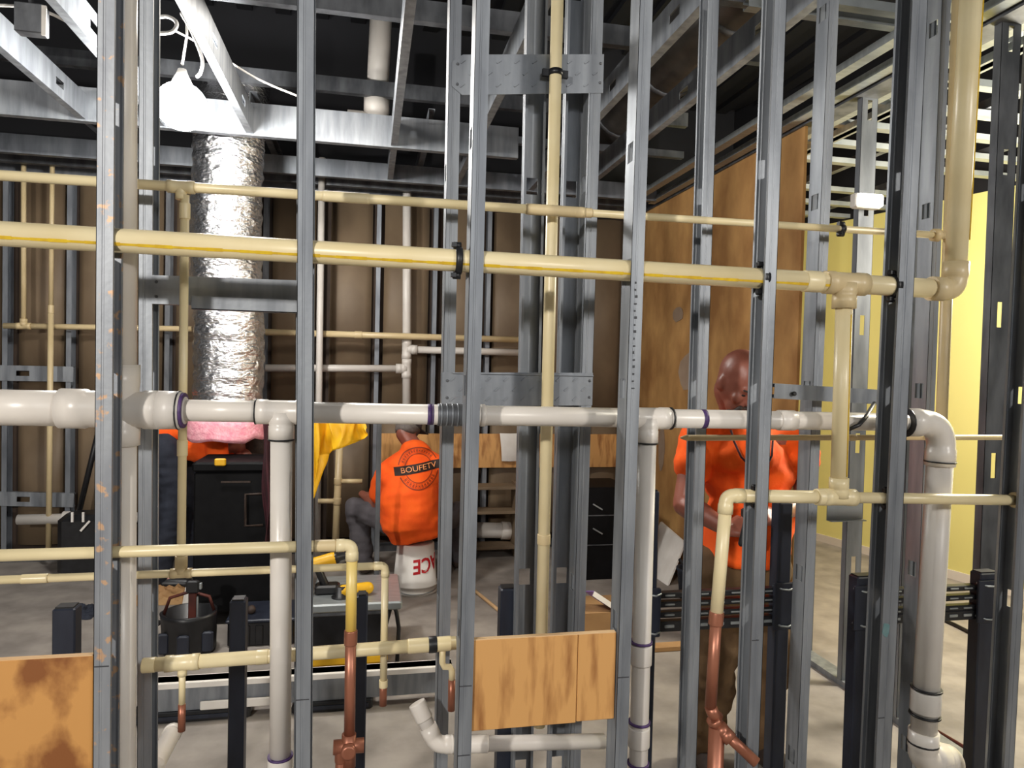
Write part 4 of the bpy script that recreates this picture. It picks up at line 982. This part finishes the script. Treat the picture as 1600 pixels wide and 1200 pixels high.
blob('trousers', m, M['grey_cloth'], P, .011, 4, .018, 8)
for h_, k_, a_ in legs:
    m = MB(); m.cap(V(a_.x, a_.y, .1), .052, V(a_.x, a_.y, .06), .055); m.cap(V(a_.x, a_.y+.03, .052), .05, V(a_.x-.03, a_.y+.17, .044), .044)
    for v in m.v: v.z = max(v.z, 0)
    m.build('boot', M['hair_dark'], P)
m = MB(); vs = []; fs = []
m.lathe(g(0, .005, -.012), HM @ V(0, 0, 1), [(-.045, .079), (-.02, .088), (.01, .092), (.03, .09)], 22).build('hair', M['hair_grey'], P)
m = MB(); m.lathe(g(0, 0, .014), HM @ V(0, 0, 1), [(0, .096), (.03, .095), (.07, .08), (.1, .05), (.115, .012)], 24); capo = m.build('cap', M['grey_cloth'], P)
m = MB(); m.cbox(g(0, -.13, .016), (.13, .1, .008), HM).build('cap_brim', M['grey_cloth'], capo)
m = MB(); m.ell(g(0, .094, .03), (.03, .008, .016), HM, 12, 8).build('cap_opening', M['black'], capo)
for s in (-1, 1): MB().ell(g(s*.031, -.087, -.008), (.013, .009, .008), HM, 8, 6).build('eye', M['eye'], P)
# print on his back: pressed onto the shirt
off = WL[shirt.name]; bvh = BVHTree.FromPolygons([v.co+off for v in shirt.data.vertices], [list(p.vertices) for p in shirt.data.polygons])
pc_ = at(655, 733, 4.84); tilt = math.radians(9)
def press(vs, fs, name, m, lift=.003):
    out = []
    for v in vs:
        x = v[0]*math.cos(tilt)-v[1]*math.sin(tilt); z = v[0]*math.sin(tilt)+v[1]*math.cos(tilt)
        o = V(pc_.x+x, 4.0, pc_.z+z); dr = (V(pc_.x+x, 5.0, pc_.z+z)-V(pc_.x+x, 4.0, pc_.z+z)).normalized()
        h = bvh.ray_cast(o, dr); y = h[0].y if h[0] is not None else 4.9
        out.append(V(o.x, y-lift-(v[2] if len(v) > 2 else 0), o.z))
    return MB().add(out, fs).build(name, M[m], shirt)
def gridrect(x0, x1, y0, y1, nx=16, ny=3):
    vs = [(x0+(x1-x0)*i/nx, y0+(y1-y0)*j/ny) for j in range(ny+1) for i in range(nx+1)]
    return vs, [(j*(nx+1)+i, j*(nx+1)+i+1, (j+1)*(nx+1)+i+1, (j+1)*(nx+1)+i) for j in range(ny) for i in range(nx)]
press(*gridrect(-.17, .17, -.03, .03, 40, 6), 'print_bar', 'black_ink')
vs, fs = text_mesh('BOUFETV', .052); press([(v.x*1.15, v.y, 0) for v in vs], fs, 'print_letters', 'white_ink', .011)
for rr, wd in ((.135, .004), (.092, .003)):
    for a0, a1 in ((18, 162), (198, 342)):
        n = 24; vs = []; fs = []
        for k in range(n+1):
            t = math.radians(a0+(a1-a0)*k/n)
            for q in (rr-wd, rr+wd): vs.append((q*1.05*math.cos(t), q*math.sin(t)))
        fs = [(2*k, 2*k+1, 2*k+3, 2*k+2) for k in range(n)]
        press(vs, fs, 'print_ring', 'dark_orange_ink', .0035)
vs = []; fs = []
for a0, a1, st in ((32, 150, 9), (212, 330, 10)):           # worn lettering round the ring, no longer readable
    for k in range(a0, a1, st):
        t = math.radians(k)
        for dt_, r0, r1 in ((-.035, .098, .128), (.035, .098, .128)):
            b = len(vs)
            for q, w_ in ((r0, -.012), (r0, .012), (r1, .012), (r1, -.012)): vs.append((q*1.05*math.cos(t+dt_+w_), q*math.sin(t+dt_+w_)))
            fs.append((b, b+1, b+2, b+3))
        b = len(vs); 
        for q, w_ in ((.11, -.04), (.11, .04), (.117, .04), (.117, -.04)): vs.append((q*1.05*math.cos(t+w_), q*math.sin(t+w_)))
        fs.append((b, b+1, b+2, b+3))
press(vs, fs, 'worn_lettering', 'dark_orange_ink', .0035)

# ---- the man bending over at the left
WY = 5.28
hp = at(262, 690, WY)
P = empty('person', V(hp.x, WY, 0), 'person bending forward in orange shirt and navy trousers, behind the foil duct at left', 'person')
m = MB(); sh = at(345, 676, WY); nk = at(366, 690, WY); hc = at(392, 708, WY)
HM = Matrix.Rotation(math.radians(90), 3, 'Z') @ Matrix.Rotation(math.radians(70), 3, 'X')
g = lambda x, y, z: hc+HM @ V(x, y, z)
m.ell(hc, (.076, .096, .115), HM, 16, 12); m.ell(g(0, -.05, -.075), (.055, .05, .05), HM); m.cap(g(0, -.092, 0), .011, g(0, -.115, -.035), .014, 8)
for s in (-1, 1): m.ell(g(s*.077, .008, -.018), (.012, .024, .034), HM, 8, 6)
m.cap(hc, .06, nk, .065); m.cap(nk, .08, hp, .13)
arms = []
for s in (-1, 1):
    a = sh+V(.0, s*.17, -.02); e = a+V(.05, s*.03, -.28); w_ = e+V(.12, -s*.05, -.2); arms.append((a, e, w_))
    m.cap(nk, .08, a, .06); m.cap(a, .056, e, .045); m.cap(e, .044, w_, .03); hand(m, w_, V(.5, 0, -.8), V(-.5, 0, -.3), s, .6)
legs = []
for s, kx, ax in ((-1, 272, 250), (1, 300, 292)):
    h_ = hp+V(.0, s*.1, -.02); k_ = at(kx, 772, WY+s*.12); a_ = V(at(ax, 870, WY+s*.14).x, WY+s*.14, .1); legs.append((h_, k_, a_))
    m.cap(h_, .09, k_, .06); m.cap(k_, .055, a_, .042); m.cap(a_-Z1*.02, .04, a_+V(.14, 0, -.055), .034)
blob('body', m, M['skin'], P, .008, 3)
m = MB(); m.cap(at(264, 668, WY), .145, sh, .16); m.ell(at(316, 694, WY), (.18, .17, .14)); m.cap(at(258, 672, WY)-Y1*.06, .11, at(258, 672, WY)+Y1*.06, .11); m.cap(sh+V(0, -.16, 0), .08, sh+V(0, .16, 0), .08)
for a, e, w_ in arms: m.cap(a, .075, a.lerp(e, .55), .075)
blob('shirt', m, M['orange'], P, .011, 5, .014, 9)
m = MB(); m.ell(hp+V(.01, 0, -.05), (.125, .19, .14))
for h_, k_, a_ in legs: m.cap(h_, .12, k_, .088); m.cap(k_, .085, a_, .07)
blob('trousers', m, M['denim'], P, .011, 4, .016, 8)
for h_, k_, a_ in legs:
    m = MB(); m.cap(V(a_.x, a_.y, .1), .052, V(a_.x, a_.y, .06), .055); m.cap(V(a_.x+.03, a_.y, .052), .05, V(a_.x+.17, a_.y, .044), .044)
    for v in m.v: v.z = max(v.z, 0)
    m.build('boot', M['black'], P)
m = MB(); m.ell(g(0, .012, .03), (.08, .094, .09), HM).build('hair', M['hair_dark'], P)
for s in (-1, 1): MB().ell(g(s*.031, -.087, -.008), (.013, .009, .008), HM, 8, 6).build('eye', M['eye'], P)

# ------------------------------------------------------------------ things in the back room
def fl(px, py): return atz(px, py, 0)
# long sheet-steel joist lying on two sleepers
a = at(226, 1070, 3.28); b = at(706, 1034, 3.28); zt = (a.z+b.z)/2; h = .13; zb = zt-h
P = empty('steel_joist', V((a.x+b.x)/2, 3.28, zb), 'long galvanised steel joist lying on black sleepers behind the left carrier posts', 'joist')
chan(V(a.x, 3.27, zb), V(b.x, 3.27, zb), h, .06, -1).build('web', M['steel'], P)
MB().box((a.x, 3.25, zt-.003), (b.x, 3.335, zt)).box((a.x, 3.248, zt-.022), (b.x, 3.251, zt)).build('lit_top_flange', M['paper'], P)  # light falling on the top flange is put into this white colour
for px in (335, 405):
    q = at(px, 1108, 3.26); MB().bbox((q.x-.06, 3.255, zb+.0), (q.x+.06, 3.268, zb+.04), .004).build('white_tab', M['paper'], P)  # small white pieces along the lower edge of the joist
for px, w_, lb in ((300, .5, 'black sleeper block under the left end of the long steel joist'), (520, .36, 'black sleeper block under the right end of the long steel joist')):
    q = at(px, 1120, 3.28); P = empty('sleeper_block', V(q.x, 3.35, 0), lb, 'block', 'sleepers under the steel joist')
    MB().bbox((q.x-w_/2, 3.25, 0), (q.x+w_/2, 3.45, zb-.002), .006).build('block_body', M['black'], P)
    MB().bbox((q.x-w_/2+.02, 3.245, zb*.3), (q.x+w_/2-.02, 3.251, zb*.7), .002).build('side_panel', M['navy'], P)
# benchtop saw with a drill on it
SYY = 3.75
a = at(486, 941, SYY); b = at(628, 941, SYY); zt = a.z
P = empty('bench_saw', V((a.x+b.x)/2, SYY, 0), 'low benchtop saw with grey metal top, black body and yellow base on the floor', 'saw')
MB().bbox((a.x, SYY-.05, zt-.045), (b.x, SYY+.45, zt), .008).build('table_top', M['alu'], P)
MB().bbox((a.x+.01, SYY-.02, zt-.075), (b.x-.1, SYY+.42, zt-.05), .006).build('fence_rail', M['steel_dark'], P)
MB().bbox((a.x-.02, SYY+.0, .06), (b.x-.09, SYY+.4, zt-.06), .02).build('body', M['black'], P)
MB().bbox((a.x-.03, SYY-.02, 0), (b.x-.07, SYY+.42, .06), .015).build('base', M['toolyellow'], P)
pts = [V(b.x-.06, SYY, zt-.05), V(b.x-.05, SYY-.02, zt-.02), V(b.x-.03, SYY-.03, zt-.06), V(b.x-.015, SYY-.03, zt-.15), V(b.x-.02, SYY, .0)]
MB().sweep(pts, .011, 8).build('handle', M['black'], P); MB().sweep([V(b.x-.06, SYY, zt-.05), V(b.x-.09, SYY-.02, zt-.16)], .011, 8).build('handle', M['black'], P)
q = at(500, 938, SYY+.1); z = zt
D = empty('cordless_drill', V(q.x+.05, SYY+.15, z), 'yellow and black cordless drill lying on the benchtop saw', 'drill')
MB().bbox((q.x-.03, SYY+.1, z), (q.x+.10, SYY+.19, z+.05), .01).build('battery', M['black'], D)
MB().cap(V(q.x+.02, SYY+.145, z+.05), .022, V(q.x-.02, SYY+.145, z+.14), .02, 10).build('grip', M['black'], D)
MB().cap(V(q.x-.06, SYY+.145, z+.155), .033, V(q.x+.06, SYY+.145, z+.185), .036, 12).build('drill_body', M['toolyellow'], D)
MB().lathe(V(q.x+.06, SYY+.145, z+.185), V(1, 0, .25), [(0, .034), (.03, .03), (.035, .022), (.075, .02), (.085, .008)], 14).build('chuck', M['black'], D)
D = empty('angle_grinder', V(q.x+.19, SYY+.2, z), 'small yellow grinder beside the drill on the benchtop saw', 'tool')
MB().cap(V(q.x+.12, SYY+.06, z+.035), .03, V(q.x+.25, SYY+.09, z+.035), .033, 12).build('grinder_body', M['toolyellow'], D)
MB().lathe(V(q.x+.11, SYY+.06, z+.0), V(0, 0, 1), [(0, .05), (.006, .05), (.008, .03), (.06, .028)], 16).build('disc_guard', M['black'], D)
# tool bag with a wrench standing in it
c = fl(288, 1030); c = V(c.x, c.y+.1, 0)
P = empty('tool_bag', c, 'round black tool bag on the floor between the left stack and the carrier post', 'bag')
m = MB(); n = 26; vs = []; fs = []
for i, (z, r_) in enumerate(((0, .115), (.02, .125), (.12, .128), (.2, .13), (.225, .134), (.225, .122), (.05, .112))):
    for j in range(n):
        a = 2*math.pi*j/n; rr = r_*(1+.03*math.sin(a*5+i)); vs.append((c.x+rr*1.08*math.cos(a), c.y+rr*math.sin(a), z))
for i in range(6):
    for j in range(n): fs.append((i*n+j, i*n+(j+1) % n, (i+1)*n+(j+1) % n, (i+1)*n+j))
fs += [tuple(range(n-1, -1, -1)), tuple(6*n+j for j in range(n))]
m.add(vs, fs, True).build('bag_body', M['black'], P)
for a in (-2.4, -1.57, -.7): MB().bbox((c.x+.145*math.cos(a)-.03, c.y+.135*math.sin(a)-.014, .03), (c.x+.145*math.cos(a)+.03, c.y+.135*math.sin(a)+.014, .14), .008).build('pocket', M['navy'], P)
pts = [V(c.x-.13, c.y, .21), V(c.x-.1, c.y, .3), V(c.x, c.y+.02, .325), V(c.x+.1, c.y, .3), V(c.x+.13, c.y, .21)]
MB().sweep(pts, .009, 8).build('carry_strap', M['oldred'], P)
W0 = empty('pipe_wrench', c+V(.02, -.02, .06), 'dark pipe wrench with a bright edge standing upright in the black tool bag', 'wrench')
MB().bbox((c.x+.0, c.y-.035, .06), (c.x+.04, c.y-.015, .33), .005).build('handle', M['oldred'], W0); MB().bbox((c.x+.041, c.y-.033, .1), (c.x+.05, c.y-.018, .31), .002).build('bright_edge', M['alu'], W0)
MB().bbox((c.x-.012, c.y-.042, .33), (c.x+.055, c.y-.008, .4), .008).build('jaw', M['black'], W0); MB().bbox((c.x+.055, c.y-.038, .35), (c.x+.068, c.y-.012, .385), .003).build('hook_jaw', M['alu'], W0)
c = fl(236, 1004); P = empty('spool', c, 'small black spool beside the tool bag at its left', 'spool')
m = MB(); MB().lathe(c, Z1, [(0, .05), (.012, .05), (.014, .026), (.1, .026)], 18).build('core', M['black'], P); MB().lathe(c+Z1*.1, Z1, [(0, .05), (.012, .05)], 18).build('rim', M['black'], P)
def crumple(name, label, px, py, sx_, sy_, hgt, m_, seed, cat, grp=None):
    c = fl(px, py); rnd = random.Random(seed); n = 16; vs = []; fs = []
    for i in range(n+1):
        for j in range(n+1):
            u = i/n-.5; v = j/n-.5; e = max(0, 1-(2*u)**4)*max(0, 1-(2*v)**4)
            h = hgt*e*(.35+.9*abs(noise.noise(V(u*5+seed, v*5, seed*.7)))+.35*noise.noise(V(u*13, v*13+seed, 1)))
            w_ = 1+.25*noise.noise(V(u*3+seed, v*3, 5)); vs.append((c.x+u*sx_*w_, c.y+v*sy_*w_, max(.004, h+.004)))
    k = len(vs); vs += [(x, y, max(0, z-.003)) for x, y, z in vs]
    for i in range(n):
        for j in range(n):
            q = i*(n+1)+j; fs += [(q, q+1, q+n+2, q+n+1), (k+q, k+q+n+1, k+q+n+2, k+q+1)]
    for i in range(n):
        for q, r_ in ((i*(n+1), (i+1)*(n+1)), (i*(n+1)+n, (i+1)*(n+1)+n), (i, i+1), (n*(n+1)+i, n*(n+1)+i+1)): fs.append((q, r_, k+r_, k+q))
    return tag(MB().add(vs, fs).build(name, M[m_]), label, cat, grp)
crumple('crumpled_paper', 'crumpled brown paper heap on the floor right of the tool bag, above the black crate', 412, 960, .34, .24, .1, 'cardboard', 3, 'paper', 'crumpled papers on the floor')
crumple('crumpled_paper', 'crumpled brown paper on the floor behind the tool bag', 258, 934, .36, .3, .08, 'cardboard', 8, 'paper', 'crumpled papers on the floor')
crumple('crumpled_paper', 'small pale paper scrap standing behind the upright pipe wrench', 306, 940, .16, .16, .13, 'paper', 5, 'paper', 'crumpled papers on the floor')
crumple('dark_rag', 'small dark rag on the floor at the far left, above the first carrier post', 128, 958, .2, .25, .05, 'denim', 15, 'rag')
# black crate
c = fl(402, 1010); P = empty('black_crate', c, 'low black ribbed crate on the floor between carrier post and white drain drop', 'crate')
MB().bbox((c.x-.16, c.y, 0), (c.x+.2, c.y+.3, .14), .01).build('crate_body', M['black'], P)
for k in range(5): MB().bbox((c.x-.15+.07*k, c.y-.008, .01), (c.x-.11+.07*k, c.y+.004, .12), .003).build('rib', M['black'], P)
MB().bbox((c.x-.17, c.y-.012, .135), (c.x+.21, c.y+.31, .155), .006).build('lid', M['navy'], P)
for x in (-.05, .1): MB().ell((c.x+x, c.y+.1, .175), (.025, .03, .025), None, 10, 8).build('knob', M['hair_dark'], P)
# gang box behind the bending person
c = at(372, 800, 4.42)
P = empty('tool_chest', V(c.x, 4.62, 0), 'tall black tool chest with a yellow latch, under the open end of the foil duct', 'chest')
x0, x1 = at(302, 800, 4.42).x, at(434, 800, 4.42).x; zt = at(372, 722, 4.42).z
MB().bbox((x0, 4.42, .08), (x1, 4.80, zt-.06), .01).build('chest_body', M['blackest'], P); MB().bbox((x0-.01, 4.41, zt-.06), (x1+.01, 4.81, zt), .012).build('lid', M['blackest'], P)
MB().box((at(355, 0, 4.4).x, 4.402, at(370, 753, 4.4).z-.006), (at(402, 0, 4.4).x, 4.41, at(370, 753, 4.4).z+.004)).build('edge_trim', M['hair_dark'], P)
q = at(384, 790, 4.4); MB().sweep([V(q.x+.1, 4.4, q.z+.07), V(q.x, 4.39, q.z+.07), V(q.x, 4.39, q.z-.12), V(q.x+.1, 4.4, q.z-.12)], .008, 8).build('pull_handle', M['hair_dark'], P)
q = at(345, 722, 4.4); MB().bbox((q.x-.034, 4.385, q.z-.022), (q.x+.03, 4.41, q.z+.022), .006).build('latch', M['toolyellow'], P)
for s in (x0+.06, x1-.06):
    for y in (4.5, 4.73): MB().lathe((s, y-.012, .04), Y1, [(0, .03), (.004, .04), (.02, .04), (.024, .03)], 16).build('caster', M['blackest'], P)
# maroon jacket hanging by the chest, yellow rain cloth
def drape(name, label, cat, Y, cols, mt, folds=.03, nf=3, seed=0, thick=.006):
    """cols: (px, top py, bottom py) picked along the top edge; a hanging sheet with real folds and thickness"""
    vs = []; fs = []; nu = 30; nv = 16
    for i in range(nu+1):
        u = i/nu*(len(cols)-1); k = min(int(u), len(cols)-2); f = u-k
        px = cols[k][0]*(1-f)+cols[k+1][0]*f; t = cols[k][1]*(1-f)+cols[k+1][1]*f; b = cols[k][2]*(1-f)+cols[k+1][2]*f
        for j in range(nv+1):
            v = j/nv; p = at(px, t+(b-t)*v, Y); amp = folds*(.35+.65*v)
            p.y += amp*math.sin(i/nu*nf*2*math.pi+seed)+.6*amp*noise.noise(V(i*.3, j*.12, seed)); p.x += .25*amp*math.sin(j*.5+i*.3)
            vs.append(p)
    k = len(vs); vs += [p+V(0, thick, 0) for p in vs]; w_ = nv+1
    for i in range(nu):
        for j in range(nv):
            q = i*w_+j; fs += [(q, q+1, q+w_+1, q+w_), (k+q, k+q+w_, k+q+w_+1, k+q+1)]
    for i in range(nu): fs += [(i*w_, (i+1)*w_, k+(i+1)*w_, k+i*w_), (i*w_+nv, k+i*w_+nv, k+(i+1)*w_+nv, (i+1)*w_+nv)]
    for j in range(nv): fs += [(j, k+j, k+j+1, j+1), (nu*w_+j, nu*w_+j+1, k+nu*w_+j+1, k+nu*w_+j)]
    return MB().add(vs, fs, True)
tag(drape('', '', '', 4.32, [(410, 655, 830), (420, 650, 850), (432, 652, 845), (440, 670, 820)], None, .05, 2, 1).build('hanging_jacket', M['maroon']), 'dark maroon cloth hanging beside the tool chest, left of the white drain drop', 'jacket')
P = empty('rain_cloth', at(525, 650, 4.5), 'bright yellow folded rain cloth hanging right of the second front stud', 'cloth')
drape('', '', '', 4.36, [(474, 640, 800), (486, 640, 790), (495, 642, 775), (503, 644, 735), (512, 648, 712), (524, 655, 702)], None, .05, 1.6, .5).build('left_fold', M['yellow'], P)
drape('', '', '', 4.32, [(512, 642, 664), (520, 641, 704), (536, 641, 699), (552, 642, 693), (564, 646, 688), (573, 668, 684)], None, .045, 1.3, 2.2).build('right_fold', M['yellow'], P)
a = at(405, 645, 4.4); b = at(640, 648, 4.4)
P = empty('cloth_rail', V((a.x+b.x)/2, 4.4, a.z), 'thin rail on two uprights behind the white drain run, carrying the yellow cloth', 'rail')
MB().sweep([a, b], .012, 10).build('rail', M['steel_dark'], P); 
for px in (446, 592): q = at(px, 700, 4.41); MB().bbox((q.x-.015, 4.41, 0), (q.x+.015, 4.44, a.z+.01), .002).build('upright', M['steel_dark'], P)
# black bag and shovel-like bar at the far left
c = at(124, 840, 5.6); P = empty('equipment_bag', V(c.x, 5.62, 0), 'black equipment bag with white clips against the back wall, far left', 'bag')
MB().bbox((c.x-.12, 5.5, 0), (c.x+.22, 5.75, at(124, 806, 5.5).z), .04).build('bag_body', M['black'], P)
for px, py, rr in ((113, 808, 0), (130, 808, 0), (133, 822, 40)): q = at(px, py, 5.48); MB().cbox(q, (.014, .012, .07 if rr == 0 else .09), Matrix.Rotation(math.radians(rr), 3, 'Y')).build('clip', M['paper'], P)
a = at(150, 690, 5.86); b = at(122, 806, 5.8)
P = empty('pry_bar', b, 'long black bar leaning at a slant above the equipment bag, far left', 'bar')
MB().sweep([a+(a-b)*.6, b], .02, 10).build('shaft', M['black'], P); MB().sweep([b, b+(b-a).normalized()*.05], [.028, .03], 10).build('ferrule', M['steel_dark'], P)
# dark boxes by the plywood partition
c = at(934, 820, 5.0); P = empty('tool_cabinet', V(c.x, 5.2, 0), 'black tool cabinet with two slanting bright handles, left of the plywood wall', 'cabinet')
x0, x1 = at(905, 820, 5.0).x, at(985, 820, 5.0).x; zt = at(934, 762, 5.0).z
MB().bbox((x0, 5.0, 0), (x1, 5.45, zt), .012).build('cabinet_body', M['blackest'], P)
for py in (792, 830):
    q = at(934, py, 4.99); MB().cbox(q, (.085, .012, .01), Matrix.Rotation(math.radians(30), 3, 'Y')).build('handle', M['alu'], P)
for z in (zt*.38, zt*.7): MB().bbox((x0+.01, 4.994, z-.004), (x1-.01, 5.002, z+.004), .001).build('drawer_seam', M['steel_dark'], P)
c = fl(935, 1002); P = empty('cardboard_box', c, 'open cardboard box with lilac printing on the floor left of the white drop', 'box')
MB().bbox((c.x-.1, c.y, 0), (c.x+.2, c.y+.3, .17), .003).build('carton', M['cardboard'], P)
m = MB(); T_ = Matrix.Translation((c.x+.06, c.y+.05, .215)) @ Matrix.Rotation(math.radians(34), 4, 'Y') @ Matrix.Rotation(math.radians(-20), 4, 'X')
m.box((-.12, -.04, -.002), (.12, .08, .002), T_).build('printed_flap', M['lilac'], P); 
m = MB(); m.box((-.12, -.05, -.03), (.12, -.045, .0), T_).build('flap_edge', M['paper'], P)
c = fl(1082, 935); P = empty('tool_bucket', c, 'dark bucket holding a white-capped tool beside the plywood wall, left of the bald person', 'bucket')
MB().lathe(c, Z1, [(0, .09), (.19, .11), (.2, .118), (.215, .118), (.215, .1), (.15, .1)], 22).build('bucket_body', M['denim'], P)
q = c+V(-.02, -.02, .18); MB().cap(q, .04, q+V(-.01, 0, .1), .045, 12).build('tool_cap', M['paper'], P); MB().sweep([q+V(-.02, -.04, .02), q+V(-.12, -.05, .12)], .012, 8).build('tool_grip', M['black'], P); MB().sweep([q+V(.02, -.045, .0), q+V(.03, -.05, .09)], .014, 8).build('tool_shaft', M['black'], P)
a = fl(1034, 925); b = fl(1068, 930); t0 = atx(1030, 862, PX-.03); t1 = atx(1062, 888, PX-.03)
m = MB(); vs = [V(PX-.2, 5.25, 0), V(PX-.18, 4.8, 0), V(PX-.03, 4.85, .3), V(PX-.03, 5.3, .36)]; vs += [v+V(.015, 0, .004) for v in vs]
tag(m.add(vs, [(0,1,2,3),(4,7,6,5),(0,4,5,1),(1,5,6,2),(2,6,7,3),(3,7,4,0)]).build('board_offcut', M['paper']), 'pale board offcut leaning on the plywood wall behind the black carrier', 'board')
a = fl(742, 926); b = fl(786, 962)
tag(MB().sweep([a+Z1*.012, b+Z1*.012], .012, 8).build('wood_strip', M['plyedge']), 'thin pale wood strip lying on the floor left of the thin cream riser', 'strip')
a = fl(1022, 1020); b = fl(1100, 1012)
tag(MB().bbox((a.x, a.y, 0), (b.x+.1, a.y+.07, .03), .004).build('floor_plank', M['cardboard']), 'short reddish plank on the floor behind the black carrier rails', 'plank')
c = fl(1078, 992); m = MB(); m.sweep([c+V(.05*math.cos(t), .0+.02*math.sin(t), .055+.05*math.sin(t)) for t in [2*math.pi*k/20 for k in range(21)]], .008, 8)
tag(m.build('hose_ring', M['hair_dark']), 'small brown ring standing on the floor under the carrier rails', 'ring')
a = fl(1440, 955); b = fl(1545, 1006)
tag(MB().sweep([a+Z1*.012, (a+b)/2+Z1*.012+V(.01, 0, 0), b+Z1*.012], .012, 8).build('floor_cable', M['black']), 'black cable lying along the bright floor at right, behind the carrier rails', 'cable')
a = fl(1462, 1145); b = fl(1530, 1185)
tag(MB().sweep([a+Z1*.01, b+Z1*.01, b+(b-a)+Z1*.01], .009, 8).build('floor_cable', M['oldred']), 'thin reddish cable on the bright floor near the bottom right corner', 'cable')
# utility shelf against the back wall, right of the seated person
x0, x1 = at(736, 800, 5.7).x, at(806, 800, 5.7).x
P = empty('wall_shelf', V((x0+x1)/2, 5.75, 0), 'low brown shelf with dim boxes against the back wall, right of the seated person', 'shelf')
for py in (762, 800, 855):
    z = at(770, py, 5.7).z; MB().bbox((x0, 5.66, z-.012), (x1, 5.86, z+.012), .003).build('shelf_board', M['kraft'], P)
for x in (x0, x1): MB().bbox((x-.012, 5.66, 0), (x+.012, 5.86, at(770, 755, 5.7).z), .003).build('side_panel', M['kraft'], P)
